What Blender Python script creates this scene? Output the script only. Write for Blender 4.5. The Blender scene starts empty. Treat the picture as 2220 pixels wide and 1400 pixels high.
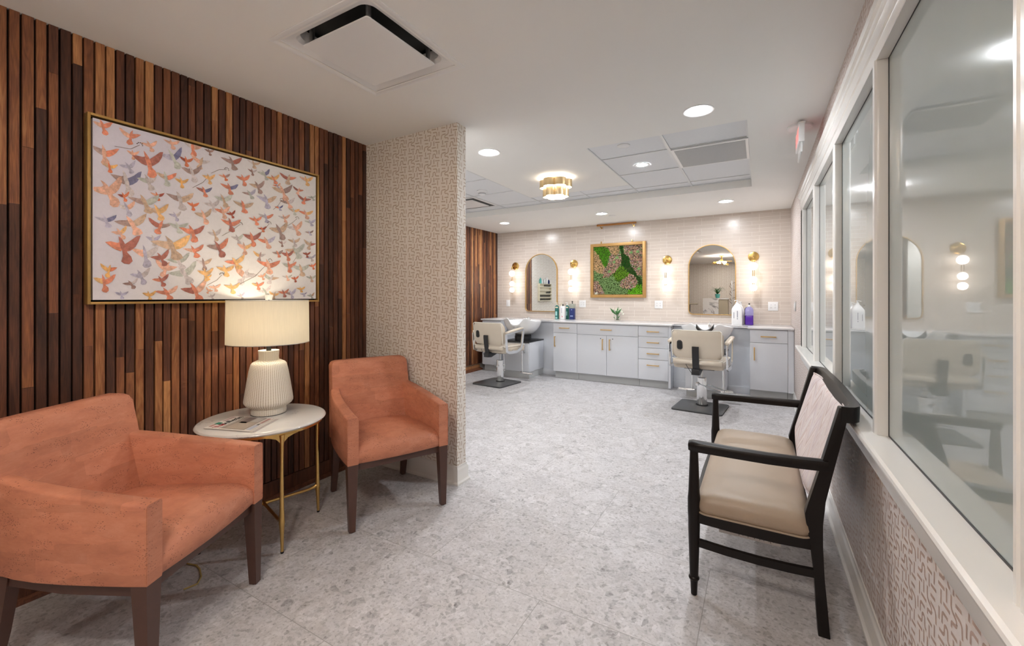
import bpy, bmesh, math, random
from mathutils import Vector, Matrix
PI = math.pi
random.seed(7)
sc = bpy.context.scene
COL = sc.collection

# ------------------------------------------------------------ camera, world, exposure
cd = bpy.data.cameras.new('camera')
cam = bpy.data.objects.new('camera', cd); COL.objects.link(cam); sc.camera = cam
cam.location = (0, 0, 1.28)
cam.rotation_euler = (PI/2, 0, math.radians(30.0))
cd.sensor_fit = 'HORIZONTAL'; cd.sensor_width = 36
cd.lens = 928.73/2220*36
cd.shift_y = -58.1/2220
cd.clip_start = 0.02; cd.clip_end = 60
w = bpy.data.worlds.new('world'); sc.world = w; w.use_nodes = True
w.node_tree.nodes['Background'].inputs[0].default_value = (0.9, 0.95, 1, 1)
w.node_tree.nodes['Background'].inputs[1].default_value = 0.05
vs = sc.view_settings
vs.view_transform = 'Standard'; vs.look = 'None'; vs.gamma = 1; vs.use_curve_mapping = False
EXPOSURE = 1.72
vs.exposure = EXPOSURE
DOWN = 150.0      # emission of a recessed downlight lens
GLOBE = 2.2      # emission of the opal globes
BULB = 13.0       # emission of the table lamp bulb
C = 2.461         # ceiling height
CT = 2.546        # recessed tile ceiling

# ------------------------------------------------------------ materials
def new_mat(name):
    m = bpy.data.materials.new(name); m.use_nodes = True
    nt = m.node_tree; b = nt.nodes['Principled BSDF']
    return m, nt, b
def N(nt, t, **kw):
    n = nt.nodes.new(t)
    for k, v in kw.items():
        if k in n.inputs: n.inputs[k].default_value = v
        else: setattr(n, k, v)
    return n
def simple(name, col, rough=0.5, metal=0.0, spec=0.5, coat=0.0, var=0.0, vscale=8.0, bump=0.0, bscale=60.0):
    m, nt, b = new_mat(name)
    c = (*col, 1)
    b.inputs['Base Color'].default_value = c
    b.inputs['Roughness'].default_value = rough
    b.inputs['Metallic'].default_value = metal
    b.inputs['Specular IOR Level'].default_value = spec
    b.inputs['Coat Weight'].default_value = coat
    b.inputs['Coat Roughness'].default_value = 0.1
    tc = N(nt, 'ShaderNodeTexCoord')
    n = N(nt, 'ShaderNodeTexNoise'); n.inputs['Scale'].default_value = vscale; n.inputs['Detail'].default_value = 3
    nt.links.new(tc.outputs['Object'], n.inputs['Vector'])
    mx = N(nt, 'ShaderNodeMix', data_type='RGBA', blend_type='MULTIPLY')
    mr = N(nt, 'ShaderNodeMapRange'); mr.inputs['To Min'].default_value = 1-var; mr.inputs['To Max'].default_value = 1+var*0.4
    nt.links.new(n.outputs['Fac'], mr.inputs['Value'])
    mx.inputs[0].default_value = 1.0; mx.inputs[6].default_value = c
    nt.links.new(mr.outputs[0], mx.inputs[7]); nt.links.new(mx.outputs[2], b.inputs['Base Color'])
    if bump:
        n2 = N(nt, 'ShaderNodeTexNoise'); n2.inputs['Scale'].default_value = bscale; n2.inputs['Detail'].default_value = 4
        nt.links.new(tc.outputs['Object'], n2.inputs['Vector'])
        bp = N(nt, 'ShaderNodeBump'); bp.inputs['Strength'].default_value = bump; bp.inputs['Distance'].default_value = 0.002
        nt.links.new(n2.outputs['Fac'], bp.inputs['Height']); nt.links.new(bp.outputs[0], b.inputs['Normal'])
    return m
def emit(name, col, strength):
    m, nt, b = new_mat(name)
    b.inputs['Base Color'].default_value = (0.8, 0.8, 0.8, 1)
    b.inputs['Emission Color'].default_value = (*col, 1)
    b.inputs['Emission Strength'].default_value = strength
    return m
def attr_mat(name, rough=0.6, spec=0.3, mott=0.25, scale=40):
    m, nt, b = new_mat(name)
    a = N(nt, 'ShaderNodeAttribute'); a.attribute_name = 'Col'
    tc = N(nt, 'ShaderNodeTexCoord')
    n = N(nt, 'ShaderNodeTexNoise'); n.inputs['Scale'].default_value = scale; n.inputs['Detail'].default_value = 4; n.inputs['Roughness'].default_value = 0.7
    nt.links.new(tc.outputs['Object'], n.inputs['Vector'])
    mr = N(nt, 'ShaderNodeMapRange'); mr.inputs['From Min'].default_value = 0.3; mr.inputs['From Max'].default_value = 0.7
    mr.inputs['To Min'].default_value = 1-mott; mr.inputs['To Max'].default_value = 1+mott
    nt.links.new(n.outputs['Fac'], mr.inputs['Value'])
    mx = N(nt, 'ShaderNodeMix', data_type='RGBA', blend_type='MULTIPLY'); mx.inputs[0].default_value = 1
    nt.links.new(a.outputs['Color'], mx.inputs[6]); nt.links.new(mr.outputs[0], mx.inputs[7])
    nt.links.new(mx.outputs[2], b.inputs['Base Color'])
    b.inputs['Roughness'].default_value = rough; b.inputs['Specular IOR Level'].default_value = spec
    return m

def ramp(nt, stops):
    r = N(nt, 'ShaderNodeValToRGB'); e = r.color_ramp.elements
    e[0].position = stops[0][0]; e[0].color = (*stops[0][1], 1)
    e[1].position = stops[-1][0]; e[1].color = (*stops[-1][1], 1)
    for p, c in stops[1:-1]:
        k = e.new(p); k.color = (*c, 1)
    return r

def walnut():
    m, nt, b = new_mat('walnut_planks')
    a = N(nt, 'ShaderNodeAttribute'); a.attribute_name = 'Col'
    sp = N(nt, 'ShaderNodeSeparateColor'); nt.links.new(a.outputs['Color'], sp.inputs[0])
    tc = N(nt, 'ShaderNodeTexCoord')
    ad = N(nt, 'ShaderNodeVectorMath', operation='MULTIPLY_ADD')
    nt.links.new(a.outputs['Color'], ad.inputs[0]); ad.inputs[1].default_value = (37, 53, 71)
    nt.links.new(tc.outputs['Object'], ad.inputs[2])
    mp = N(nt, 'ShaderNodeMapping'); mp.inputs['Scale'].default_value = (14, 14, 1.3)
    nt.links.new(ad.outputs[0], mp.inputs[0])
    n = N(nt, 'ShaderNodeTexNoise'); n.inputs['Scale'].default_value = 1.6; n.inputs['Detail'].default_value = 3; n.inputs['Distortion'].default_value = 1.2
    nt.links.new(mp.outputs[0], n.inputs['Vector'])
    wv = N(nt, 'ShaderNodeMath', operation='MULTIPLY'); wv.inputs[1].default_value = 34
    nt.links.new(n.outputs['Fac'], wv.inputs[0])
    sn = N(nt, 'ShaderNodeMath', operation='SINE'); nt.links.new(wv.outputs[0], sn.inputs[0])
    # fine pores
    mp2 = N(nt, 'ShaderNodeMapping'); mp2.inputs['Scale'].default_value = (420, 420, 16)
    nt.links.new(ad.outputs[0], mp2.inputs[0])
    n2 = N(nt, 'ShaderNodeTexNoise'); n2.inputs['Scale'].default_value = 1; n2.inputs['Detail'].default_value = 2
    nt.links.new(mp2.outputs[0], n2.inputs['Vector'])
    n3 = N(nt, 'ShaderNodeTexNoise'); n3.inputs['Scale'].default_value = 1.0; n3.inputs['Detail'].default_value = 2
    mp3 = N(nt, 'ShaderNodeMapping'); mp3.inputs['Scale'].default_value = (30, 30, 4)
    nt.links.new(ad.outputs[0], mp3.inputs[0]); nt.links.new(mp3.outputs[0], n3.inputs['Vector'])
    # value = rnd + .06*sine + .35*(n3-.5)
    s1 = N(nt, 'ShaderNodeMath', operation='MULTIPLY_ADD'); s1.inputs[1].default_value = 0.065
    nt.links.new(sn.outputs[0], s1.inputs[0]); nt.links.new(sp.outputs[0], s1.inputs[2])
    s2 = N(nt, 'ShaderNodeMath', operation='MULTIPLY_ADD'); s2.inputs[1].default_value = 0.60
    nt.links.new(n3.outputs['Fac'], s2.inputs[0]); nt.links.new(s1.outputs[0], s2.inputs[2])
    s3 = N(nt, 'ShaderNodeMath', operation='SUBTRACT'); s3.inputs[1].default_value = 0.30
    nt.links.new(s2.outputs[0], s3.inputs[0])
    r = ramp(nt, [(0.0, (0.035, 0.015, 0.010)), (0.25, (0.085, 0.032, 0.018)), (0.5, (0.165, 0.060, 0.030)), (0.72, (0.27, 0.105, 0.042)), (1.0, (0.48, 0.23, 0.095))])
    nt.links.new(s3.outputs[0], r.inputs[0])
    mr = N(nt, 'ShaderNodeMapRange'); mr.inputs['From Min'].default_value = 0.3; mr.inputs['From Max'].default_value = 0.7
    mr.inputs['To Min'].default_value = 0.74; mr.inputs['To Max'].default_value = 1.2
    nt.links.new(n2.outputs['Fac'], mr.inputs['Value'])
    mx = N(nt, 'ShaderNodeMix', data_type='RGBA', blend_type='MULTIPLY'); mx.inputs[0].default_value = 1
    nt.links.new(r.outputs[0], mx.inputs[6]); nt.links.new(mr.outputs[0], mx.inputs[7])
    nt.links.new(mx.outputs[2], b.inputs['Base Color'])
    b.inputs['Roughness'].default_value = 0.42; b.inputs['Specular IOR Level'].default_value = 0.4
    return m

def floor_mat():
    m, nt, b = new_mat('stone_floor_tiles')
    tc = N(nt, 'ShaderNodeTexCoord')
    mp = N(nt, 'ShaderNodeMapping'); mp.inputs['Location'].default_value = (2.0, -1.62, 0)
    nt.links.new(tc.outputs['Object'], mp.inputs[0])
    br = N(nt, 'ShaderNodeTexBrick')
    br.offset = 0.5; br.offset_frequency = 2; br.squash = 1
    br.inputs['Scale'].default_value = 1; br.inputs['Mortar Size'].default_value = 0.0016; br.inputs['Mortar Smooth'].default_value = 0.1
    br.inputs['Brick Width'].default_value = 1.2; br.inputs['Row Height'].default_value = 0.59
    br.inputs['Color1'].default_value = (0.30, 0.30, 0.30, 1); br.inputs['Color2'].default_value = (0.70, 0.70, 0.70, 1); br.inputs['Mortar'].default_value = (0.5, 0.5, 0.5, 1)
    nt.links.new(mp.outputs[0], br.inputs['Vector'])
    # per-tile shift of the stone pattern
    sh = N(nt, 'ShaderNodeVectorMath', operation='MULTIPLY_ADD'); sh.inputs[1].default_value = (9, 17, 0)
    nt.links.new(br.outputs['Color'], sh.inputs[0]); nt.links.new(tc.outputs['Object'], sh.inputs[2])
    # warp
    wn = N(nt, 'ShaderNodeTexNoise'); wn.inputs['Scale'].default_value = 9; wn.inputs['Detail'].default_value = 4
    nt.links.new(sh.outputs[0], wn.inputs['Vector'])
    wp = N(nt, 'ShaderNodeVectorMath', operation='MULTIPLY_ADD'); wp.inputs[1].default_value = (0.06, 0.06, 0.0)
    nt.links.new(wn.outputs['Color'], wp.inputs[0]); nt.links.new(sh.outputs[0], wp.inputs[2])
    def vor(scale, feat='F1'):
        v = N(nt, 'ShaderNodeTexVoronoi'); v.feature = feat; v.inputs['Scale'].default_value = scale
        v.inputs['Randomness'].default_value = 1
        nt.links.new(wp.outputs[0], v.inputs['Vector']); return v
    v1 = vor(9); v2 = vor(32); v3 = vor(80)
    def grey(v):
        s = N(nt, 'ShaderNodeSeparateColor'); nt.links.new(v.outputs['Color'], s.inputs[0]); return s
    g1, g2, g3 = grey(v1), grey(v2), grey(v3)
    big = ramp(nt, [(0.0, (0.44, 0.425, 0.41)), (0.5, (0.53, 0.515, 0.50)), (0.8, (0.60, 0.585, 0.575)), (1.0, (0.68, 0.665, 0.65))])
    nt.links.new(g1.outputs[0], big.inputs[0])
    mid = ramp(nt, [(0.0, (0.20, 0.19, 0.185)), (0.06, (0.34, 0.325, 0.315)), (0.13, (0.49, 0.475, 0.46)), (0.8, (0.60, 0.585, 0.57)), (1.0, (0.72, 0.705, 0.69))])
    nt.links.new(g2.outputs[1], mid.inputs[0])
    fine = ramp(nt, [(0.0, (0.23, 0.215, 0.20)), (0.14, (0.46, 0.445, 0.43)), (1.0, (0.64, 0.625, 0.61))])
    nt.links.new(g3.outputs[2], fine.inputs[0])
    a = N(nt, 'ShaderNodeMix', data_type='RGBA')
    mask = N(nt, 'ShaderNodeTexNoise'); mask.inputs['Scale'].default_value = 5; mask.inputs['Detail'].default_value = 5; mask.inputs['Roughness'].default_value = 0.65
    nt.links.new(sh.outputs[0], mask.inputs['Vector'])
    mk = N(nt, 'ShaderNodeMapRange'); mk.inputs['From Min'].default_value = 0.44; mk.inputs['From Max'].default_value = 0.56
    nt.links.new(mask.outputs['Fac'], mk.inputs['Value'])
    nt.links.new(mk.outputs[0], a.inputs[0]); nt.links.new(big.outputs[0], a.inputs[6]); nt.links.new(mid.outputs[0], a.inputs[7])
    c = N(nt, 'ShaderNodeMix', data_type='RGBA'); c.inputs[0].default_value = 0.50
    nt.links.new(a.outputs[2], c.inputs[6]); nt.links.new(fine.outputs[0], c.inputs[7])
    # dark specks
    sn = N(nt, 'ShaderNodeTexNoise'); sn.inputs['Scale'].default_value = 95; sn.inputs['Detail'].default_value = 3; sn.inputs['Roughness'].default_value = 0.6
    nt.links.new(sh.outputs[0], sn.inputs['Vector'])
    sr = N(nt, 'ShaderNodeMapRange'); sr.inputs['From Min'].default_value = 0.30; sr.inputs['From Max'].default_value = 0.46; sr.inputs['To Min'].default_value = 0.62
    nt.links.new(sn.outputs['Fac'], sr.inputs['Value'])
    d = N(nt, 'ShaderNodeMix', data_type='RGBA', blend_type='MULTIPLY'); d.inputs[0].default_value = 1
    nt.links.new(c.outputs[2], d.inputs[6]); nt.links.new(sr.outputs[0], d.inputs[7])
    # grout
    e = N(nt, 'ShaderNodeMix', data_type='RGBA'); e.inputs[7].default_value = (0.33, 0.315, 0.295, 1)
    nt.links.new(br.outputs['Fac'], e.inputs[0]); nt.links.new(d.outputs[2], e.inputs[6])
    tint = N(nt, 'ShaderNodeMix', data_type='RGBA', blend_type='MULTIPLY'); tint.inputs[0].default_value = 1; tint.inputs[7].default_value = (0.91, 0.91, 0.95, 1)
    nt.links.new(e.outputs[2], tint.inputs[6]); nt.links.new(tint.outputs[2], b.inputs['Base Color'])
    rr = N(nt, 'ShaderNodeMapRange'); rr.inputs['To Min'].default_value = 0.36; rr.inputs['To Max'].default_value = 0.52
    nt.links.new(g1.outputs[1], rr.inputs['Value']); nt.links.new(rr.outputs[0], b.inputs['Roughness'])
    b.inputs['Specular IOR Level'].default_value = 0.45
    return m

def subway():
    m, nt, b = new_mat('glazed_wall_tiles')
    tc = N(nt, 'ShaderNodeTexCoord')
    sx = N(nt, 'ShaderNodeSeparateXYZ'); nt.links.new(tc.outputs['Object'], sx.inputs[0])
    cx = N(nt, 'ShaderNodeCombineXYZ'); nt.links.new(sx.outputs[0], cx.inputs[0]); nt.links.new(sx.outputs[2], cx.inputs[1])
    br = N(nt, 'ShaderNodeTexBrick'); br.offset = 0.37; br.offset_frequency = 3
    br.inputs['Scale'].default_value = 1; br.inputs['Mortar Size'].default_value = 0.0024; br.inputs['Mortar Smooth'].default_value = 0.2
    br.inputs['Brick Width'].default_value = 0.245; br.inputs['Row Height'].default_value = 0.0505
    br.inputs['Color1'].default_value = (0.575, 0.50, 0.44, 1); br.inputs['Color2'].default_value = (0.63, 0.555, 0.49, 1)
    br.inputs['Mortar'].default_value = (0.74, 0.68, 0.62, 1)
    nt.links.new(cx.outputs[0], br.inputs['Vector']); nt.links.new(br.outputs['Color'], b.inputs['Base Color'])
    n = N(nt, 'ShaderNodeTexNoise'); n.inputs['Scale'].default_value = 7; nt.links.new(tc.outputs['Object'], n.inputs['Vector'])
    sb = N(nt, 'ShaderNodeMath', operation='MULTIPLY_ADD'); sb.inputs[1].default_value = -0.7
    nt.links.new(br.outputs['Fac'], sb.inputs[0]); nt.links.new(n.outputs['Fac'], sb.inputs[2])
    bp = N(nt, 'ShaderNodeBump'); bp.inputs['Strength'].default_value = 0.35; bp.inputs['Distance'].default_value = 0.004
    nt.links.new(sb.outputs[0], bp.inputs['Height']); nt.links.new(bp.outputs[0], b.inputs['Normal'])
    b.inputs['Roughness'].default_value = 0.24; b.inputs['Specular IOR Level'].default_value = 0.45
    return m

def cork():
    m, nt, b = new_mat('coral_cork_fabric')
    tc = N(nt, 'ShaderNodeTexCoord')
    mp = N(nt, 'ShaderNodeMapping'); mp.inputs['Scale'].default_value = (1, 1, 2.4)
    nt.links.new(tc.outputs['Object'], mp.inputs[0])
    n1 = N(nt, 'ShaderNodeTexNoise'); n1.inputs['Scale'].default_value = 9; n1.inputs['Detail'].default_value = 8; n1.inputs['Roughness'].default_value = 0.72; n1.inputs['Distortion'].default_value = 0.15
    nt.links.new(mp.outputs[0], n1.inputs['Vector'])
    r1 = ramp(nt, [(0.28, (0.40, 0.15, 0.094)), (0.5, (0.495, 0.195, 0.115)), (0.72, (0.56, 0.245, 0.158))])
    nt.links.new(n1.outputs['Fac'], r1.inputs[0])
    # patches like cork strips
    br = N(nt, 'ShaderNodeTexVoronoi'); br.inputs['Scale'].default_value = 5.5; br.distance = 'CHEBYCHEV'
    mp2 = N(nt, 'ShaderNodeMapping'); mp2.inputs['Scale'].default_value = (0.8, 0.8, 2.6)
    nt.links.new(tc.outputs['Object'], mp2.inputs[0]); nt.links.new(mp2.outputs[0], br.inputs['Vector'])
    sp = N(nt, 'ShaderNodeSeparateColor'); nt.links.new(br.outputs['Color'], sp.inputs[0])
    mr = N(nt, 'ShaderNodeMapRange'); mr.inputs['To Min'].default_value = 0.90; mr.inputs['To Max'].default_value = 1.08
    nt.links.new(sp.outputs[0], mr.inputs['Value'])
    mx = N(nt, 'ShaderNodeMix', data_type='RGBA', blend_type='MULTIPLY'); mx.inputs[0].default_value = 1
    nt.links.new(r1.outputs[0], mx.inputs[6]); nt.links.new(mr.outputs[0], mx.inputs[7])
    # pores clustered
    v = N(nt, 'ShaderNodeTexVoronoi'); v.inputs['Scale'].default_value = 105; nt.links.new(mp.outputs[0], v.inputs['Vector'])
    lt = N(nt, 'ShaderNodeMath', operation='LESS_THAN'); lt.inputs[1].default_value = 0.26; nt.links.new(v.outputs['Distance'], lt.inputs[0])
    n2 = N(nt, 'ShaderNodeTexNoise'); n2.inputs['Scale'].default_value = 12; n2.inputs['Detail'].default_value = 3; nt.links.new(mp.outputs[0], n2.inputs['Vector'])
    gt = N(nt, 'ShaderNodeMath', operation='GREATER_THAN'); gt.inputs[1].default_value = 0.54; nt.links.new(n2.outputs['Fac'], gt.inputs[0])
    ml = N(nt, 'ShaderNodeMath', operation='MULTIPLY'); nt.links.new(lt.outputs[0], ml.inputs[0]); nt.links.new(gt.outputs[0], ml.inputs[1])
    mk = N(nt, 'ShaderNodeMix', data_type='RGBA'); mk.inputs[7].default_value = (0.10, 0.035, 0.025, 1)
    sc_ = N(nt, 'ShaderNodeMath', operation='MULTIPLY'); sc_.inputs[1].default_value = 0.7; nt.links.new(ml.outputs[0], sc_.inputs[0])
    nt.links.new(sc_.outputs[0], mk.inputs[0]); nt.links.new(mx.outputs[2], mk.inputs[6])
    nt.links.new(mk.outputs[2], b.inputs['Base Color'])
    b.inputs['Roughness'].default_value = 0.55; b.inputs['Specular IOR Level'].default_value = 0.35
    return m

def marble(name, base=(0.74, 0.72, 0.69), vein=(0.42, 0.40, 0.39), scale=5.0, th=0.06, rough=0.12):
    m, nt, b = new_mat(name)
    tc = N(nt, 'ShaderNodeTexCoord')
    n = N(nt, 'ShaderNodeTexNoise'); n.inputs['Scale'].default_value = scale; n.inputs['Detail'].default_value = 7; n.inputs['Distortion'].default_value = 1.6
    nt.links.new(tc.outputs['Object'], n.inputs['Vector'])
    s = N(nt, 'ShaderNodeMath', operation='SUBTRACT'); s.inputs[1].default_value = 0.5; nt.links.new(n.outputs['Fac'], s.inputs[0])
    a = N(nt, 'ShaderNodeMath', operation='ABSOLUTE'); nt.links.new(s.outputs[0], a.inputs[0])
    r = ramp(nt, [(0.0, vein), (th*0.4, tuple((x+y)/2 for x, y in zip(base, vein))), (th, base)])
    n2 = N(nt, 'ShaderNodeTexNoise'); n2.inputs['Scale'].default_value = scale*0.8; nt.links.new(tc.outputs['Object'], n2.inputs['Vector'])
    mr = N(nt, 'ShaderNodeMapRange'); mr.inputs['From Min'].default_value = 0.4; mr.inputs['From Max'].default_value = 0.65; mr.inputs['To Max'].default_value = 0.12
    nt.links.new(n2.outputs['Fac'], mr.inputs['Value'])
    ad = N(nt, 'ShaderNodeMath', operation='ADD'); nt.links.new(a.outputs[0], ad.inputs[0]); nt.links.new(mr.outputs[0], ad.inputs[1])
    nt.links.new(ad.outputs[0], r.inputs[0]); nt.links.new(r.outputs[0], b.inputs['Base Color'])
    b.inputs['Roughness'].default_value = rough
    return m

def lamp_ceramic():
    m, nt, b = new_mat('stitched_ceramic')
    tc = N(nt, 'ShaderNodeTexCoord')
    sx = N(nt, 'ShaderNodeSeparateXYZ'); nt.links.new(tc.outputs['Object'], sx.inputs[0])
    at = N(nt, 'ShaderNodeMath', operation='ARCTAN2'); nt.links.new(sx.outputs[1], at.inputs[0]); nt.links.new(sx.outputs[0], at.inputs[1])
    cx = N(nt, 'ShaderNodeCombineXYZ'); nt.links.new(at.outputs[0], cx.inputs[0]); nt.links.new(sx.outputs[2], cx.inputs[1])
    # columns of short dashes
    ma = N(nt, 'ShaderNodeMath', operation='MULTIPLY'); ma.inputs[1].default_value = 10.0; nt.links.new(at.outputs[0], ma.inputs[0])
    fr = N(nt, 'ShaderNodeMath', operation='FRACT'); nt.links.new(ma.outputs[0], fr.inputs[0])
    fl = N(nt, 'ShaderNodeMath', operation='FLOOR'); nt.links.new(ma.outputs[0], fl.inputs[0])
    c1 = N(nt, 'ShaderNodeMath', operation='COMPARE'); c1.inputs[1].default_value = 0.5; c1.inputs[2].default_value = 0.17; nt.links.new(fr.outputs[0], c1.inputs[0])
    fz = N(nt, 'ShaderNodeMath', operation='MULTIPLY_ADD'); fz.inputs[1].default_value = 125
    nt.links.new(sx.outputs[2], fz.inputs[0])
    fo = N(nt, 'ShaderNodeMath', operation='MULTIPLY'); fo.inputs[1].default_value = 0.37; nt.links.new(fl.outputs[0], fo.inputs[0]); nt.links.new(fo.outputs[0], fz.inputs[2])
    f2 = N(nt, 'ShaderNodeMath', operation='FRACT'); nt.links.new(fz.outputs[0], f2.inputs[0])
    c2 = N(nt, 'ShaderNodeMath', operation='COMPARE'); c2.inputs[1].default_value = 0.5; c2.inputs[2].default_value = 0.32; nt.links.new(f2.outputs[0], c2.inputs[0])
    ml = N(nt, 'ShaderNodeMath', operation='MULTIPLY'); nt.links.new(c1.outputs[0], ml.inputs[0]); nt.links.new(c2.outputs[0], ml.inputs[1])
    mx = N(nt, 'ShaderNodeMix', data_type='RGBA'); mx.inputs[6].default_value = (0.76, 0.72, 0.64, 1); mx.inputs[7].default_value = (0.34, 0.28, 0.20, 1)
    nt.links.new(ml.outputs[0], mx.inputs[0]); nt.links.new(mx.outputs[2], b.inputs['Base Color'])
    b.inputs['Roughness'].default_value = 0.6
    return m

def bench_fabric():
    m, nt, b = new_mat('chevron_striped_fabric')
    tc = N(nt, 'ShaderNodeTexCoord')
    sx = N(nt, 'ShaderNodeSeparateXYZ'); nt.links.new(tc.outputs['Object'], sx.inputs[0])
    # zigzag coordinate: z + triangle(y)
    py = N(nt, 'ShaderNodeMath', operation='PINGPONG'); py.inputs[1].default_value = 0.09; nt.links.new(sx.outputs[1], py.inputs[0])
    ad = N(nt, 'ShaderNodeMath', operation='MULTIPLY_ADD'); ad.inputs[1].default_value = 1.5; nt.links.new(py.outputs[0], ad.inputs[0]); nt.links.new(sx.outputs[2], ad.inputs[2])
    cx = N(nt, 'ShaderNodeCombineXYZ'); nt.links.new(ad.outputs[0], cx.inputs[0]); nt.links.new(sx.outputs[1], cx.inputs[1])
    mp = N(nt, 'ShaderNodeMapping'); mp.inputs['Scale'].default_value = (95, 7, 1); nt.links.new(cx.outputs[0], mp.inputs[0])
    n = N(nt, 'ShaderNodeTexNoise'); n.inputs['Scale'].default_value = 1; n.inputs['Detail'].default_value = 3; nt.links.new(mp.outputs[0], n.inputs['Vector'])
    r = ramp(nt, [(0.25, (0.14, 0.085, 0.075)), (0.38, (0.46, 0.30, 0.24)), (0.5, (0.62, 0.535, 0.54)), (0.62, (0.70, 0.65, 0.61)), (0.8, (0.45, 0.43, 0.44))])
    nt.links.new(n.outputs['Fac'], r.inputs[0])
    mp2 = N(nt, 'ShaderNodeMapping'); mp2.inputs['Scale'].default_value = (9, 2, 1); nt.links.new(cx.outputs[0], mp2.inputs[0])
    n2 = N(nt, 'ShaderNodeTexNoise'); n2.inputs['Scale'].default_value = 1; nt.links.new(mp2.outputs[0], n2.inputs['Vector'])
    r2 = ramp(nt, [(0.35, (0.50, 0.44, 0.50)), (0.5, (0.60, 0.55, 0.52)), (0.65, (0.66, 0.55, 0.52))]); nt.links.new(n2.outputs['Fac'], r2.inputs[0])
    mx = N(nt, 'ShaderNodeMix', data_type='RGBA'); mx.inputs[0].default_value = 0.3
    nt.links.new(r.outputs[0], mx.inputs[6]); nt.links.new(r2.outputs[0], mx.inputs[7]); nt.links.new(mx.outputs[2], b.inputs['Base Color'])
    bp = N(nt, 'ShaderNodeBump'); bp.inputs['Strength'].default_value = 0.4; bp.inputs['Distance'].default_value = 0.002
    nt.links.new(n.outputs['Fac'], bp.inputs['Height']); nt.links.new(bp.outputs[0], b.inputs['Normal'])
    b.inputs['Roughness'].default_value = 0.8
    return m

def shade_mat():
    m = bpy.data.materials.new('linen_shade'); m.use_nodes = True; nt = m.node_tree
    for n in list(nt.nodes): nt.nodes.remove(n)
    o = N(nt, 'ShaderNodeOutputMaterial')
    tc = N(nt, 'ShaderNodeTexCoord'); mp = N(nt, 'ShaderNodeMapping'); mp.inputs['Scale'].default_value = (160, 160, 12)
    nt.links.new(tc.outputs['Object'], mp.inputs[0])
    n = N(nt, 'ShaderNodeTexNoise'); n.inputs['Scale'].default_value = 1; nt.links.new(mp.outputs[0], n.inputs['Vector'])
    r = ramp(nt, [(0.3, (0.80, 0.765, 0.67)), (0.7, (0.84, 0.80, 0.70))]); nt.links.new(n.outputs['Fac'], r.inputs[0])
    d = N(nt, 'ShaderNodeBsdfDiffuse'); t = N(nt, 'ShaderNodeBsdfTranslucent'); mx = N(nt, 'ShaderNodeMixShader'); mx.inputs[0].default_value = 0.42
    nt.links.new(r.outputs[0], d.inputs[0]); nt.links.new(r.outputs[0], t.inputs[0])
    nt.links.new(d.outputs[0], mx.inputs[1]); nt.links.new(t.outputs[0], mx.inputs[2]); nt.links.new(mx.outputs[0], o.inputs[0])
    return m

def clear_mat(name, col=(1, 1, 1), rough=0.02, ior=1.45):
    m, nt, b = new_mat(name)
    b.inputs['Base Color'].default_value = (*col, 1); b.inputs['Transmission Weight'].default_value = 1
    b.inputs['Roughness'].default_value = rough; b.inputs['IOR'].default_value = ior
    return m

M = {}
M['walnut'] = walnut()
M['black_back'] = simple('black_backing', (0.006, 0.005, 0.004), 0.9)
M['floor'] = floor_mat()
M['tile'] = subway()
M['cork'] = cork()
M['paint'] = simple('ceiling_paint', (0.80, 0.79, 0.765), 0.75, var=0.02, vscale=3)
M['acoustic'] = simple('acoustic_tile', (0.74, 0.75, 0.77), 0.9, var=0.04, vscale=60, bump=0.15, bscale=300)
M['tbar'] = simple('white_metal_grid', (0.66, 0.67, 0.68), 0.35)
M['grille'] = simple('perforated_grey', (0.42, 0.43, 0.44), 0.5, metal=0.3, var=0.3, vscale=400)
M['paper'] = simple('wallpaper_ground', (0.80, 0.755, 0.695), 0.6, var=0.05, vscale=200)
M['stroke'] = simple('wallpaper_brush_mark', (0.60, 0.495, 0.395), 0.45, var=0.35, vscale=30)
M['paper2'] = simple('wallpaper_ground_rose', (0.70, 0.64, 0.61), 0.6, var=0.05, vscale=200)
M['stroke2'] = simple('wallpaper_brush_mark_rose', (0.50, 0.355, 0.29), 0.4, var=0.3, vscale=30)
M['trim'] = simple('white_satin_trim', (0.78, 0.765, 0.735), 0.22, spec=0.5, var=0.02)
M['frost'] = simple('frosted_pane', (0.33, 0.375, 0.365), 0.0, spec=0.6, coat=0.4, var=0.03, vscale=1.5)
M['gasket'] = simple('dark_gasket', (0.02, 0.02, 0.02), 0.5)
M['gold'] = simple('brushed_gold', (0.72, 0.47, 0.17), 0.28, metal=1, var=0.12, vscale=40)
M['brass'] = simple('aged_brass', (0.66, 0.44, 0.15), 0.24, metal=1, var=0.15, vscale=25)
M['gold_leaf'] = simple('gold_leaf_frame', (0.58, 0.36, 0.12), 0.38, metal=0.75, var=0.25, vscale=18)
M['chrome'] = simple('chrome', (0.78, 0.79, 0.80), 0.08, metal=1)
M['steel'] = simple('satin_steel', (0.55, 0.56, 0.57), 0.3, metal=1)
M['black'] = simple('black_plastic', (0.012, 0.012, 0.014), 0.35)
M['rubber'] = simple('black_rubber', (0.01, 0.01, 0.01), 0.7)
M['grey_plate'] = simple('grey_steel_plate', (0.13, 0.135, 0.14), 0.3, metal=0.6, var=0.1)
M['cabinet'] = simple('white_lacquer', (0.66, 0.68, 0.72), 0.28, var=0.01)
M['toe'] = simple('grey_toe_kick', (0.48, 0.49, 0.49), 0.5)
M['quartz'] = simple('white_quartz', (0.70, 0.69, 0.70), 0.12, var=0.04, vscale=40)
M['white_plastic'] = simple('white_plastic', (0.78, 0.78, 0.78), 0.3)
M['ceramic'] = simple('white_ceramic', (0.78, 0.79, 0.80), 0.07, coat=0.5)
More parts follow.
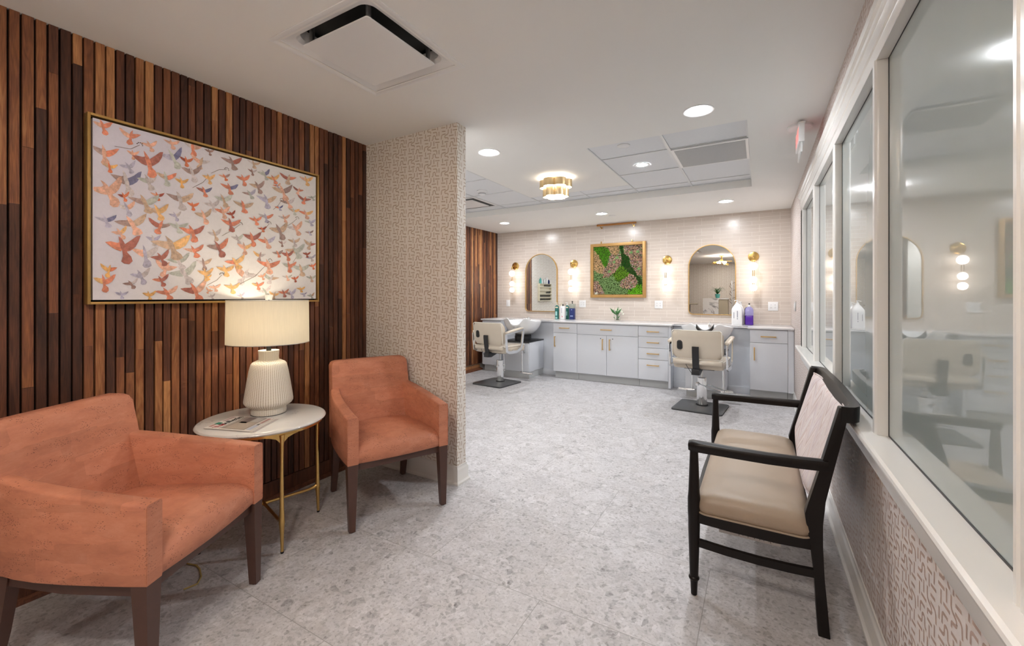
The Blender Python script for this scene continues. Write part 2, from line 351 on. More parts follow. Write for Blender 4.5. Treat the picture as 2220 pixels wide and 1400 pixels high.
M['espresso'] = simple('espresso_wood', (0.009, 0.006, 0.005), 0.36, spec=0.25, var=0.25, vscale=25)
M['brown_wood'] = simple('brown_stained_wood', (0.080, 0.036, 0.026), 0.38, var=0.2, vscale=30)
M['vinyl'] = simple('beige_vinyl', (0.345, 0.265, 0.195), 0.44, var=0.05, vscale=6)
M['chair_vinyl'] = simple('cream_vinyl', (0.56, 0.485, 0.39), 0.3, var=0.06, vscale=10, coat=0.5)
M['piping'] = simple('white_piping', (0.74, 0.70, 0.62), 0.3)
M['fabric'] = bench_fabric()
M['marble'] = marble('marble_top', (0.70, 0.685, 0.66), (0.46, 0.44, 0.43), 6.0, 0.022)
M['marble_desk'] = marble('veined_marble', (0.72, 0.72, 0.72), (0.20, 0.20, 0.21), 2.2, 0.05)
M['ceramic_lamp'] = lamp_ceramic()
M['shade'] = shade_mat()
M['lens'] = emit('downlight_lens', (0.93, 0.96, 1.0), DOWN)
M['fill_lens_warm'] = emit('added_fill_lens_warm', (1.0, 0.90, 0.82), DOWN)  # only for the unseen downlights added as fill
M['globe'] = emit('opal_globe', (1.0, 0.88, 0.74), GLOBE)
M['bulb'] = emit('warm_bulb', (1.0, 0.86, 0.66), BULB)
M['satin_brass'] = simple('satin_brass', (0.80, 0.62, 0.36), 0.42, metal=1)
M['diffuser'] = emit('opal_diffuser', (1.0, 0.90, 0.76), 4.5)
M['star_bulb'] = emit('starburst_bulb', (1.0, 0.90, 0.80), 85.0)
M['mirror'] = simple('mirror_glass', (0.86, 0.88, 0.88), 0.0, metal=1)
M['canvas'] = attr_mat('printed_canvas', 0.55, 0.3, 0.03, 60)
M['bird'] = attr_mat('printed_bird_shapes', 0.55, 0.3, 0.30, 55)
M['moss'] = attr_mat('dried_moss', 0.9, 0.1, 0.35, 90)
M['colored'] = attr_mat('painted_parts', 0.35, 0.5, 0.0)
M['red_glow'] = emit('red_sign_letters', (1.0, 0.05, 0.03), 0.25)
M['acrylic'] = simple('clear_acrylic', (0.70, 0.72, 0.72), 0.05)
M['glass'] = clear_mat('clear_glass', (0.93, 0.96, 0.94))
M['clear_plastic'] = clear_mat('clear_plastic', (0.86, 0.84, 0.95), 0.05, 1.3)
M['purple'] = simple('purple_liquid', (0.085, 0.02, 0.32), 0.15)
M['green_label'] = simple('teal_plastic', (0.01, 0.14, 0.12), 0.3)
M['navy'] = simple('navy_plastic', (0.012, 0.028, 0.14), 0.3)
M['cream_plastic'] = simple('cream_plastic', (0.72, 0.66, 0.50), 0.3)
M['leaf'] = simple('green_leaf', (0.035, 0.15, 0.03), 0.45, var=0.3)
M['petal'] = simple('white_petal', (0.80, 0.80, 0.70), 0.6)
M['teal'] = simple('teal_glaze', (0.10, 0.42, 0.38), 0.3)
M['dark_cavity'] = simple('dark_duct', (0.035, 0.04, 0.04), 0.6)
M['paper_print'] = attr_mat('newsprint', 0.7, 0.2, 0.08, 200)
M['ink'] = simple('black_ink', (0.03, 0.03, 0.03), 0.6)
M['red_ink'] = simple('red_ink', (0.45, 0.03, 0.04), 0.6)
M['desk_beige'] = simple('beige_laminate', (0.42, 0.37, 0.28), 0.5)
M['towel'] = simple('white_towel', (0.75, 0.75, 0.74), 0.9, bump=0.5, bscale=150)

# ------------------------------------------------------------ mesh helpers
class MB:
    def __init__(s):
        s.bm = bmesh.new(); s.cl = s.bm.loops.layers.float_color.new('Col'); s.mi = 0; s.c = (0.5, 0.5, 0.5)
        s.n = 0
    def _fin(s, faces):
        for f in faces:
            f.material_index = s.mi
            for l in f.loops: l[s.cl] = (*s.c, 1)
    def verts(s, pts): return [s.bm.verts.new(p) for p in pts]
    def face(s, pts):
        f = s.bm.faces.new(s.verts(pts)); s._fin([f]); return f
    def box(s, x0, x1, y0, y1, z0, z1, bev=0.0, seg=2, T=None):
        P = [(x0,y0,z0),(x1,y0,z0),(x1,y1,z0),(x0,y1,z0),(x0,y0,z1),(x1,y0,z1),(x1,y1,z1),(x0,y1,z1)]
        if T is not None: P = [T @ Vector(p) for p in P]
        v = s.verts(P)
        fs = [s.bm.faces.new([v[i] for i in q]) for q in ((3,2,1,0),(4,5,6,7),(0,1,5,4),(1,2,6,5),(2,3,7,6),(3,0,4,7))]
        if bev > 0:
            es = list({e for f in fs for e in f.edges})
            r = bmesh.ops.bevel(s.bm, geom=es, offset=bev, segments=seg, affect='EDGES', profile=0.6)
            fs = list({f for f in r['faces']} | {f for f in fs if f.is_valid})
        s._fin(fs); return s
    def prism(s, poly, ax, a, b, bev=0.0):
        def P(p, h):
            return {'z': (p[0], p[1], h), 'x': (h, p[0], p[1]), 'y': (p[0], h, p[1])}[ax]
        v0 = s.verts([P(p, a) for p in poly]); v1 = s.verts([P(p, b) for p in poly]); n = len(poly)
        fs = [s.bm.faces.new(v0[::-1]), s.bm.faces.new(v1)]
        for i in range(n): fs.append(s.bm.faces.new([v0[i], v0[(i+1) % n], v1[(i+1) % n], v1[i]]))
        if bev > 0:
            es = list({e for f in fs for e in f.edges})
            r = bmesh.ops.bevel(s.bm, geom=es, offset=bev, segments=2, affect='EDGES', profile=0.6)
            fs = list({f for f in r['faces']} | {f for f in fs if f.is_valid})
        s._fin(fs); return s
    def loft(s, rings, closed=True, cap=True, loop=False):
        R = [s.verts(r) for r in rings]; fs = []
        n = len(R[0]); k = len(R)
        for i in range(k if loop else k-1):
            a, b = R[i], R[(i+1) % k]
            for j in range(n if closed else n-1):
                j2 = (j+1) % n
                try: fs.append(s.bm.faces.new([a[j], a[j2], b[j2], b[j]]))
                except ValueError: pass
        if cap and not loop and closed:
            fs.append(s.bm.faces.new(R[0][::-1])); fs.append(s.bm.faces.new(R[-1]))
        s._fin(fs); return s
    def lathe(s, prof, c=(0, 0, 0), seg=32, axis='z', cap=True):
        rings = []
        for r, h in prof:
            ring = []
            for i in range(seg):
                t = 2*PI*i/seg; a, b = r*math.cos(t), r*math.sin(t)
                p = {'z': (a, b, h), 'x': (h, a, b), 'y': (b, h, a)}[axis]
                ring.append((c[0]+p[0], c[1]+p[1], c[2]+p[2]))
            rings.append(ring)
        return s.loft(rings, cap=cap)
    def sphere(s, c, r, seg=20, rings=12, sz=1.0):
        prof = [(max(1e-4, r*math.sin(PI*i/rings)), -r*math.cos(PI*i/rings)*sz) for i in range(rings+1)]
        return s.lathe(prof, c, seg)
    def tube(s, pts, r, seg=10, flat=None, loop=False):
        pts = [Vector(p) for p in pts]; n = len(pts)
        rs = r if isinstance(r, (list, tuple)) else [r]*n
        rings = []; up = None
        for i, p in enumerate(pts):
            if loop: t = pts[(i+1) % n]-pts[i-1]
            elif i == 0: t = pts[1]-p
            elif i == n-1: t = p-pts[i-1]
            else: t = (pts[i+1]-p).normalized()+(p-pts[i-1]).normalized()
            t.normalize()
            if up is None:
                up = Vector((0, 0, 1)) if abs(t.z) < 0.9 else Vector((1, 0, 0))
            sd = t.cross(up); 
            if sd.length < 1e-6: sd = t.cross(Vector((0, 1, 0)))
            sd.normalize(); u2 = sd.cross(t).normalized(); up = u2
            if flat:
                a, b = flat
                q = [(a, b), (-a, b), (-a, -b), (a, -b)]
                rings.append([p+sd*x+u2*y for x, y in q])
            else:
                rings.append([p+(sd*math.cos(2*PI*k/seg)+u2*math.sin(2*PI*k/seg))*rs[i] for k in range(seg)])
        return s.loft(rings, loop=loop)
    def build(s, name, mats, parent=None, world=False, ang=35):
        if not isinstance(mats, (list, tuple)): mats = [mats]
        bm = s.bm
        if parent is not None and world:
            bm.transform((Matrix.Translation(parent.location) @ Matrix.Rotation(parent.rotation_euler.z, 4, 'Z')).inverted())
        bmesh.ops.recalc_face_normals(bm, faces=bm.faces)
        th = math.radians(ang)
        for f in bm.faces: f.smooth = True
        for e in bm.edges:
            if len(e.link_faces) == 2 and e.calc_face_angle(0) > th: e.smooth = False
        me = bpy.data.meshes.new(name); bm.to_mesh(me); bm.free()
        for m in mats: me.materials.append(M[m] if isinstance(m, str) else m)
        o = bpy.data.objects.new(name, me); COL.objects.link(o)
        if parent is not None: o.parent = parent
        return o
def thing(name, label, cat, loc=(0, 0, 0), rz=0, group=None):
    o = bpy.data.objects.new(name, None); COL.objects.link(o); o.empty_display_size = 0.1
    o.location = loc; o.rotation_euler = (0, 0, rz); o['label'] = label; o['category'] = cat
    if group: o['group'] = group
    return o
def tag(o, label, cat, group=None):
    o['label'] = label; o['category'] = cat
    if group: o['group'] = group
    return o
def struct(o, label=None):
    o['kind'] = 'structure'
    if label: o['label'] = label
    return o
def dup(root, loc, rz=0, label=None, group=None):
    def cp(o, par):
        c = o.copy(); COL.objects.link(c)
        if par is not None: c.parent = par
        for ch in list(o.children): cp(ch, c)
        return c
    r = cp(root, None); r.location = loc; r.rotation_euler = (0, 0, rz)
    if label: r['label'] = label
    if group: r['group'] = group
    return r
def text_mesh(name, s, size, mat, parent, loc, rot, ext=0.0005):
    cu = bpy.data.curves.new(name, 'FONT'); cu.body = s; cu.size = size; cu.extrude = ext
    cu.align_x = 'CENTER'; cu.align_y = 'CENTER'
    t = bpy.data.objects.new(name, cu); COL.objects.link(t)
    dg = bpy.context.evaluated_depsgraph_get()
    me = bpy.data.meshes.new_from_object(t.evaluated_get(dg))
    bpy.data.objects.remove(t); bpy.data.curves.remove(cu)
    me.materials.clear(); me.materials.append(M[mat])
    o = bpy.data.objects.new(name, me); COL.objects.link(o); o.parent = parent
    o.location = loc; o.rotation_euler = rot
    return o

# ------------------------------------------------------------ wallpaper brush marks
def fillet(P, r):
    out = [P[0]]
    for i in range(1, len(P)-1):
        a, b, c = Vector(P[i-1]), Vector(P[i]), Vector(P[i+1])
        d1 = (a-b); d2 = (c-b); k = min(r, d1.length*0.5, d2.length*0.5)
        p0 = b+d1.normalized()*k; p2 = b+d2.normalized()*k
        for t in (0, 0.25, 0.5, 0.75, 1): out.append(tuple(p0*(1-t)**2+b*2*t*(1-t)+p2*t*t))
    out.append(P[-1]); return out
_raw = [[(50,392),(110,392)], [(155,362),(155,450),(98,484),(98,524),(152,528),(152,566)], [(112,446),(46,462),(40,552)],
        [(205,355),(205,450)], [(228,382),(302,380)], [(268,408),(270,508)], [(168,490),(242,482)],
        [(190,553),(254,545),(257,628)], [(292,540),(292,628)], [(60,570),(64,660)], [(92,608),(156,600)],
        [(38,692),(106,690)], [(130,630),(130,722)], [(168,706),(190,696),(192,616),(230,616),(230,690),(292,692)]]
TU, TV = 0.1545, 0.128
MOTIF = []
for st in _raw:
    MOTIF.append(fillet([((x-30)/300*0.160, -((y+0.176*(x-30))-355)/372*TV) for x, y in st], 0.011))
def wallpaper(mb, O, U, V, Nn, w, h, mi=1, width=0.0082, ph=(0, 0), keep=None):
    """brush marks on the rectangle O + u*U + v*V, u<w, v<h, standing 0.3 mm proud along Nn"""
    O, U, V, Nn = Vector(O), Vector(U), Vector(V), Vector(Nn)
    mb.mi = mi
    for i in range(-1, int(w/TU)+2):
        for j in range(-1, int(h/TV)+3):
            for st in MOTIF:
                P = [Vector((p[0]+i*TU-ph[0], p[1]+(j+0.46*(i % 2)+1)*TV-ph[1])) for p in st]
                if not any(0 < p.x < w and 0 < p.y < h for p in P): continue
                if keep and not keep(sum(p.x for p in P)/len(P), sum(p.y for p in P)/len(P)): continue
                L, R = [], []
                for k, p in enumerate(P):
                    t = (P[min(k+1, len(P)-1)]-P[max(k-1, 0)])
                    if t.length < 1e-9: continue
                    t.normalize(); n = Vector((-t.y, t.x))*width/2
                    for lst, q in ((L, p+n), (R, p-n)):
                        a = min(max(q.x, 0.0), w); b = min(max(q.y, 0.0), h)
                        lst.append(O+U*a+V*b+Nn*0.0003)
                for k in range(len(L)-1):
                    if (L[k]-L[k+1]).length < 1e-5 and (R[k]-R[k+1]).length < 1e-5: continue
                    f = mb.bm.faces.new([mb.bm.verts.new(x) for x in (R[k], R[k+1], L[k+1], L[k])]); mb._fin([f])
    mb.mi = 0
# ============================================================ the setting
XL, XR, YB, YF, XB = -2.666, 0.366, 6.857, -3.3, -4.274
YP0, YP1, XPE = 2.335, 2.432, -1.7785

mb = MB(); mb.box(XB-0.2, XR+0.2, YF-0.2, YB+0.2, -0.08, 0)
struct(mb.build('floor', 'floor'), 'grey breccia stone tile floor')

# ceiling with a diffuser opening and the recessed tile field
RX0, RX1, RY0, RY1 = -3.95, -0.07, 3.27, 5.283
DX0, DX1, DY0, DY1 = -1.92, -1.348, 1.18, 1.752
mb = MB()
xs = sorted({XB-0.15, RX0, RX1, DX0, DX1, XR+0.15}); ys = sorted({YF-0.15, DY0, DY1, RY0, RY1, YB+0.15})
def hole(x, y): return (RX0 < x < RX1 and RY0 < y < RY1) or (DX0 < x < DX1 and DY0 < y < DY1)
for i in range(len(xs)-1):
    for j in range(len(ys)-1):
        if hole((xs[i]+xs[i+1])/2, (ys[j]+ys[j+1])/2): continue
        mb.face([(xs[i], ys[j], C), (xs[i], ys[j+1], C), (xs[i+1], ys[j+1], C), (xs[i+1], ys[j], C)])
for x0, x1, y0, y1, h in ((RX0, RX1, RY0, RY1, CT), (DX0, DX1, DY0, DY1, C+0.11)):
    mb.face([(x0, y0, C), (x1, y0, C), (x1, y0, h), (x0, y0, h)]); mb.face([(x0, y1, C), (x1, y1, C), (x1, y1, h), (x0, y1, h)])
    mb.face([(x0, y0, C), (x0, y1, C), (x0, y1, h), (x0, y0, h)]); mb.face([(x1, y0, C), (x1, y1, C), (x1, y1, h), (x1, y0, h)])
mb.mi = 1
mb.face([(RX0, RY0, CT), (RX1, RY0, CT), (RX1, RY1, CT), (RX0, RY1, CT)])
mb.mi = 0   # plastered panel that carries the flush light
mb.box(-2.54, -1.275, RY0, 4.87, CT-0.006, CT)
mb.mi = 3
mb.face([(DX0, DY0, C+0.11), (DX1, DY0, C+0.11), (DX1, DY1, C+0.11), (DX0, DY1, C+0.11)])
mb.mi = 2   # slab above
mb.box(XB-0.15, XR+0.15, YF-0.15, YB+0.15, C+0.16, C+0.24)
struct(mb.build('ceiling', ['paint', 'acoustic', 'paint', 'dark_cavity'], ang=20), 'white ceiling with a recessed field of lay-in tiles')
mb = MB()
gx = [-0.672, -1.275, -1.876, -2.54, -3.14, -3.75]
for x in gx:
    y0 = 4.87 if x == -1.876 else RY0
    hw = 0.012 if x == -0.672 else 0.006
    mb.box(x-hw, x+hw, y0, RY1, CT-0.0075, CT-0.001)
for y in (3.862, 4.457, 5.085):
    mb.box(-1.275, RX1, y-0.004, y+0.004, CT-0.007, CT-0.001)
    mb.box(RX0, -2.54, y-0.004, y+0.004, CT-0.007, CT-0.001)
mb.box(-2.54, -1.275, 4.866, 4.874, CT-0.007, CT-0.001); mb.box(-2.54, -1.275, 5.081, 5.089, CT-0.007, CT-0.001)
mb.box(RX1-0.016, RX1, RY0, RY1, CT-0.008, CT-0.001); mb.box(RX0, RX1, RY1-0.016, RY1, CT-0.008, CT-0.001)
struct(mb.build('trim_1', 'tbar'), 'white metal grid of the recessed ceiling')

# ---- walls
def planks(mb, x, y0, y1, z0, z1, pitch=0.038, gap=0.0075, depth=0.022):
    mb.mi = 1; mb.c = (0, 0, 0)
    mb.box(x-depth-0.01, x-depth, y0, y1, z0, z1)
    y = y1; mb.mi = 0
    while y > y0+0.01:
        p = pitch*random.uniform(0.93, 1.07)
        a = max(y-p+gap, y0)
        z = z0 - random.uniform(0, 0.9)
        while z < z1:
            L = random.uniform(0.7, 2.2)
            za, zb = max(z, z0), min(z+L, z1)
            if zb-za > 0.004:
                u = random.random()
                v = random.uniform(0.12, 0.66) if u < 0.88 else random.uniform(0.72, 1.0)
                mb.c = (v, random.random(), random.random())
                mb.box(x-depth, x+random.uniform(-0.0012, 0.0012), a, y, za, zb-0.0008)
            z += L
        y -= p
mb = MB(); planks(mb, XL, YF, YP0, 0.115, C)
mb.mi = 1; mb.box(XL-0.15, XL-0.028, YF-0.1, YP0, 0, C+0.1)
struct(mb.build('wall_left', ['walnut', 'black_back'], ang=20), 'wall clad in upright walnut strips of mixed tones')
mb = MB(); mb.c = (0.33, 0.4, 0.7)
mb.box(XL-0.02, XL+0.004, YF, YP0-0.001, 0, 0.112); mb.c = (0.40, 0.1, 0.2)
mb.prism([(XL+0.004, 0), (XL+0.021, 0), (XL+0.018, 0.014), (XL+0.010, 0.022), (XL+0.004, 0.024)], 'y', YF, YP0-0.001)
struct(mb.build('baseboard_left', 'walnut'), 'walnut baseboard under the strip cladding')

mb = MB(); random.seed(21)
planks(mb, XB, 5.42, YB, 0.10, C)
mb.c = (0.35, 0.2, 0.5); mb.box(XB-0.02, XB+0.02, 5.42, 6.24, 0, 0.085, bev=0.004); mb.c = (0.5, 0.8, 0.5)
mb.prism([(XB+0.02, 0), (XB+0.085, 0), (XB+0.08, 0.02), (XB+0.03, 0.035), (XB+0.02, 0.036)], 'y', 5.42, 6.24)
mb.mi = 2; mb.box(XB-0.15, XB-0.03, YP1, YB, 0, C+0.1)
mb.box(XB-0.03, XB-0.004, YP1, 5.42, 0, C)
wallpaper(mb, (XB-0.004, YP1+0.01, 0.12), (0, 1, 0), (0, 0, 1), (1, 0, 0), 5.42-YP1-0.01, C-0.12, mi=3)
struct(mb.build('wall_rear_left', ['walnut', 'black_back', 'paper', 'stroke'], ang=20), 'far left wall, walnut strips then wallpaper')

mb = MB(); mb.box(XB-0.15, XPE, YP0, YP1, 0, C+0.1)
wallpaper(mb, (XL+0.0, YP0, 0.125), (1, 0, 0), (0, 0, 1), (0, -1, 0), XPE-XL, C-0.125, mi=1, ph=(0.028, 0.05))
wallpaper(mb, (XPE, YP0, 0.125), (0, 1, 0), (0, 0, 1), (1, 0, 0), YP1-YP0, C-0.125, mi=1, ph=(0.09, 0.02))
struct(mb.build('wall_partition', ['paper', 'stroke'], ang=20), 'stub wall in cream wallpaper with tan brush marks')
def base_profile(t=0.0):
    return [(0, 0), (0.024+t, 0), (0.023+t, 0.012), (0.014+t, 0.022), (0.013+t, 0.024), (0.013+t, 0.095), (0.010+t, 0.103), (0.006+t, 0.108), (0.005+t, 0.122), (0, 0.124)]
def base_run(mb, pts):
    """pts: list of (x, y, nx, ny) corner points with outward mitre direction"""
    rings = []
    for x, y, nx, ny in pts: rings.append([(x+nx*d, y+ny*d, z) for d, z in base_profile()])
    mb.loft(rings, closed=True)
mb = MB(); base_run(mb, [(XL+0.02, YP0, 0, -1), (XPE, YP0, 1, -1), (XPE, YP1, 1, 1), (XPE-0.3, YP1, 0, 1)])
struct(mb.build('baseboard_partition', 'trim'), 'white moulded baseboard around the stub wall')

mb = MB(); mb.box(XB-0.1, XR+0.1, YB, YB+0.1, 0, C+0.1)
struct(mb.build('wall_back', 'tile'), 'back wall of glossy blush subway tiles')

mb = MB(); mb.box(XL-0.1, XR+0.1, YF-0.1, YF, 0, C+0.1)
wallpaper(mb, (XL, YF, 0.124), (1, 0, 0), (0, 0, 1), (0, 1, 0), XR-XL, C-0.124, mi=1)
struct(mb.build('wall_front', ['paper', 'stroke'], ang=20), 'wallpapered wall behind the camera')

# ---- right wall with the band of frosted windows
WY0, WY1, ZS, ZH = 0.90, 4.847, 0.80, 2.10
XG = 0.384
mb = MB()
mb.box(XR, XR+0.12, YF, WY0, 0, C+0.1); mb.box(XR, XR+0.12, WY1+0.08, YB, 0, C+0.1)
mb.box(XR, XR+0.12, WY0, WY1+0.08, 0, ZS-0.03); mb.box(XR, XR+0.12, WY0, WY1+0.08, ZH, C+0.1)
mb.box(XR+0.10, XR+0.12, WY0, WY1+0.08, ZS-0.03, ZH)
for y0, y1, z0, z1 in ((-0.6, YB, 0.12, 0.68), (-0.6, YB, 2.26, C), (4.95, YB, 0.68, 2.26)):
    wallpaper(mb, (XR, y0, z0), (0, 1, 0), (0, 0, 1), (-1, 0, 0), y1-y0, z1-z0, mi=1, ph=(0.02, 0.11 if z0 > 2 else 0.0))
struct(mb.build('wall_right', ['paper2', 'stroke2'], ang=20), 'right wall papered in rose brush marks around a band of windows')
mb = MB(); base_run(mb, [(XR, 1.28, -1, 0), (XR, YB-0.6, -1, 0)])
rings = [[(XR-d, y, z) for d, z in base_profile(0.014)] for y in (-0.5, 1.28)]
mb.loft(rings)
struct(mb.build('baseboard_right', 'trim'), 'white moulded baseboard under the windows')

# window units: pane + frame (mullion on its far side)
edges = [(0.985, 1.915, 1.955), (1.955, 2.866, 2.91), (2.91, 3.857, 3.905), (3.905, 4.847, None)]
for k, (a, b, m) in enumerate(edges):
    fr = MB()
    x0 = 0.347
    fr.prism([(x0, b+0.010), (x0+0.006, b+0.002), (x0+0.012, b), (XG+0.006, b), (XG+0.006, (m or b+0.12)), (x0+0.012, (m or b+0.12)), (x0, (m or b+0.12)-0.006)], 'z', ZS, ZH)
    fr.mi = 1; fr.box(XG-0.0015, XG+0.001, a, b, ZS, ZS+0.005); fr.box(XG-0.0015, XG+0.001, a, b, ZH-0.007, ZH-0.003); fr.box(XG-0.0015, XG+0.001, b-0.004, b, ZS, ZH)
    f = struct(fr.build('window_%d' % (k+1), ['trim', 'gasket'], ang=20), 'white framed frosted window, %s' % ['nearest the camera', 'second from the camera', 'third from the camera', 'farthest from the camera'][k])
    p = MB(); p.box(XG, XG+0.008, a, b, ZS, ZH); p.build('pane', 'frost', f)
# header casing, sill, apron, end casings
mb = MB()
prof = [(XR, ZH-0.0), (0.350, ZH), (0.350, ZH+0.045), (0.345, ZH+0.05), (0.345, ZH+0.10), (0.340, ZH+0.107), (0.338, ZH+0.12), (0.330, ZH+0.13), (0.326, ZH+0.15), (0.334, ZH+0.158), (0.340, ZH+0.17), (XR, ZH+0.17)]
mb.prism(prof, 'y', 0.2, 5.0)
mb.box(0.3505, XG+0.02, WY0+0.01, WY1+0.06, ZH-0.004, ZH+0.02)
struct(mb.build('trim_2', 'trim', ang=15), 'white moulded head casing over the windows')
mb = MB()
mb.prism([(XG+0.008, ZS-0.028), (0.312, ZS-0.028), (0.305, ZS-0.022), (0.303, ZS-0.014), (0.305, ZS-0.006), (0.312, ZS), (XG+0.008, ZS)], 'y', 0.2, 5.03)
mb.prism([(XR, ZS-0.135), (0.352, ZS-0.135), (0.350, ZS-0.125), (0.350, ZS-0.075), (0.344, ZS-0.065), (0.340, ZS-0.05), (0.330, ZS-0.042), (0.326, ZS-0.028), (XR, ZS-0.028)], 'y', 0.2, 5.03)
struct(mb.build('trim_3', 'trim', ang=15), 'deep white sill and apron under the windows')
mb = MB()
pp = []
x0 = 0.345
mb.prism([(XG, 0.982), (x0+0.006, 0.982), (x0, 0.976), (x0, 0.966), (x0+0.004, 0.962), (x0+0.004, 0.955), (x0-0.001, 0.951), (x0-0.001, 0.93), (x0+0.003, 0.926), (x0+0.003, 0.92), (x0-0.003, 0.915), (x0-0.003, 0.885), (x0+0.004, 0.878), (XG, 0.878)], 'z', ZS, ZH)
mb.box(0.347, XR, 4.86, 4.98, ZS, ZH, bev=0.004)
struct(mb.build('trim_4', 'trim', ang=15), 'fluted white casings at the ends of the window band')

# ============================================================ ceiling fixtures
def downlight(x, y, z, label, r=0.09, lens='lens'):
    t = thing('downlight', label, 'recessed light', (x, y, z), group='round recessed downlights')
    m = MB(); m.lathe([(r*0.66, -0.001), (r*0.70, -0.0035), (r, -0.0055), (r+0.002, -0.003), (r+0.002, 0.0)], seg=48, cap=False); m.build('trim_ring', 'white_plastic', t)
    m = MB(); m.lathe([(0.001, -0.0022), (r*0.68, -0.0022), (r*0.68, -0.0002), (0.001, -0.0002)], seg=40, cap=False); m.build('lens', lens, t)
    return t
downlight(-0.336, 2.955, C, 'largest and nearest visible round downlight, ahead of the grey air grille')
downlight(-1.922, 2.951, C, 'round downlight beside the stub wall, left of the brass ceiling light')
downlight(-3.566, 5.940, C, 'round downlight over the left wash basin, by the walnut wall')
downlight(-1.954, 5.950, C, 'round downlight just in front of the brass picture light')
downlight(-0.361, 5.943, C, 'round downlight over the right wash basin')
downlight(-0.978, 4.200, CT-0.0005, 'round downlight set in a lay-in ceiling tile', 0.072)
downlight(-3.35, 2.95, C, 'round downlight hidden behind the stub wall')
downlight(-0.336, -0.35, C, 'added fill downlight, unseen, above and behind the camera, right side', lens='fill_lens_warm')  # out of view, added to brighten the lounge and its ceiling
downlight(-1.1, -2.2, C, 'added fill downlight, unseen, over the marble reception desk', lens='fill_lens_warm')  # another unseen extra, added to lift the light behind the camera

# plaque diffuser near the camera
t = thing('ceiling_diffuser', 'square white plaque air diffuser with a dark slot around it, above the armchairs', 'air diffuser', (-1.634, 1.466, C))
m = MB(); R0, R1 = 0.322, 0.262
ring = lambda h, z, rr=0.0, n=1: [(-h, -h, z), (h, -h, z), (h, h, z), (-h, h, z)]
def rring(h, z, r, n=6):
    o = []
    for cx, cy, a0 in ((h-r, h-r, 0), (-h+r, h-r, 90), (-h+r, -h+r, 180), (h-r, -h+r, 270)):
        for i in range(n+1):
            a = math.radians(a0+90*i/n); o.append((cx+r*math.cos(a), cy+r*math.sin(a), z))
    return o
m.loft([rring(0.322, 0, 0.002), rring(0.322, -0.004, 0.002), rring(0.306, -0.005, 0.002), rring(0.296, 0.000, 0.01), rring(0.272, 0.008, 0.03), rring(0.252, 0.018, 0.05), rring(0.243, 0.036, 0.06), rring(0.243, 0.085, 0.06)], cap=False)
m.build('diffuser_frame', 'white_plastic', t, ang=30)
m = MB(); m.loft([rring(0.213, -0.014, 0.012), rring(0.216, -0.018, 0.012), rring(0.214, -0.022, 0.012)]); pq = m.build('plaque', 'white_plastic', t); pq.location = (0.012, -0.014, 0)
m = MB(); 
pass
for sx, sy in ((1, 1), (1, -1), (-1, 1), (-1, -1)):
    m = MB(); m.lathe([(0.012, -0.012), (0.012, 0.10)], (0.19*sx, 0.19*sy, 0), 12); m.build('hanger', 'steel', t)
# far diffuser in the tile field
t = thing('ceiling_diffuser', 'square air diffuser half hidden by the stub wall, in the tile field', 'air diffuser', (-3.44, 4.77, CT-0.008))
m = MB(); m.loft([rring(0.29, 0.004, 0.002), rring(0.29, 0, 0.002), rring(0.262, -0.002, 0.002)], cap=False); m.mi = 1
m.loft([rring(0.262, -0.0022, 0.002), rring(0.20, -0.0018, 0.03)], cap=False); m.build('diffuser_frame', ['white_plastic', 'dark_cavity'], t)
m = MB(); m.loft([rring(0.205, -0.004, 0.01), rring(0.205, -0.010, 0.01)]); m.build('plaque', 'white_plastic', t)
# return grille
t = thing('return_grille', 'grey perforated return air grille with white frame in the ceiling', 'air grille', (-0.365, 4.157, CT-0.0085))
m = MB(); m.box(-0.295, 0.289, -0.289, 0.291, -0.010, 0); m.build('grille_frame', 'white_plastic', t)
m = MB(); m.box(-0.272, 0.268, -0.262, 0.262, -0.0115, -0.0095); m.build('grille_face', 'grille', t)
# smoke detector, speaker cover
t = thing('smoke_detector', 'white smoke detector on the tile ceiling beside the stub wall', 'smoke detector', (-2.883, 4.275, CT))
m = MB(); m.lathe([(0.062, 0.0), (0.062, -0.014), (0.05, -0.02)], seg=32, cap=False); m.build('base_plate', 'white_plastic', t)
m = MB(); m.lathe([(0.048, -0.018), (0.048, -0.034), (0.044, -0.036), (0.044, -0.042), (0.036, -0.052), (0.02, -0.056), (0.001, -0.056)], seg=32); m.build('sensor_cap', 'white_plastic', t)
m = MB(); m.lathe([(0.0455, -0.036), (0.0455, -0.041)], seg=32, cap=False); m.build('vent_slot', 'gasket', t)
for x, y, z, lab in ((-0.987, 3.585, CT-0.001, 'small round cover plate in the ceiling tile ahead of the lay-in downlight'), (-1.87, 6.17, C, 'small round cover plate by the brass picture light')):
    m = MB(); m.lathe([(0.052, 0.0), (0.052, -0.004), (0.047, -0.007), (0.001, -0.007)], seg=32); o = m.build('sprinkler_cover', 'white_plastic'); o.location = (x, y, z)
    tag(o, lab, 'sprinkler cover')

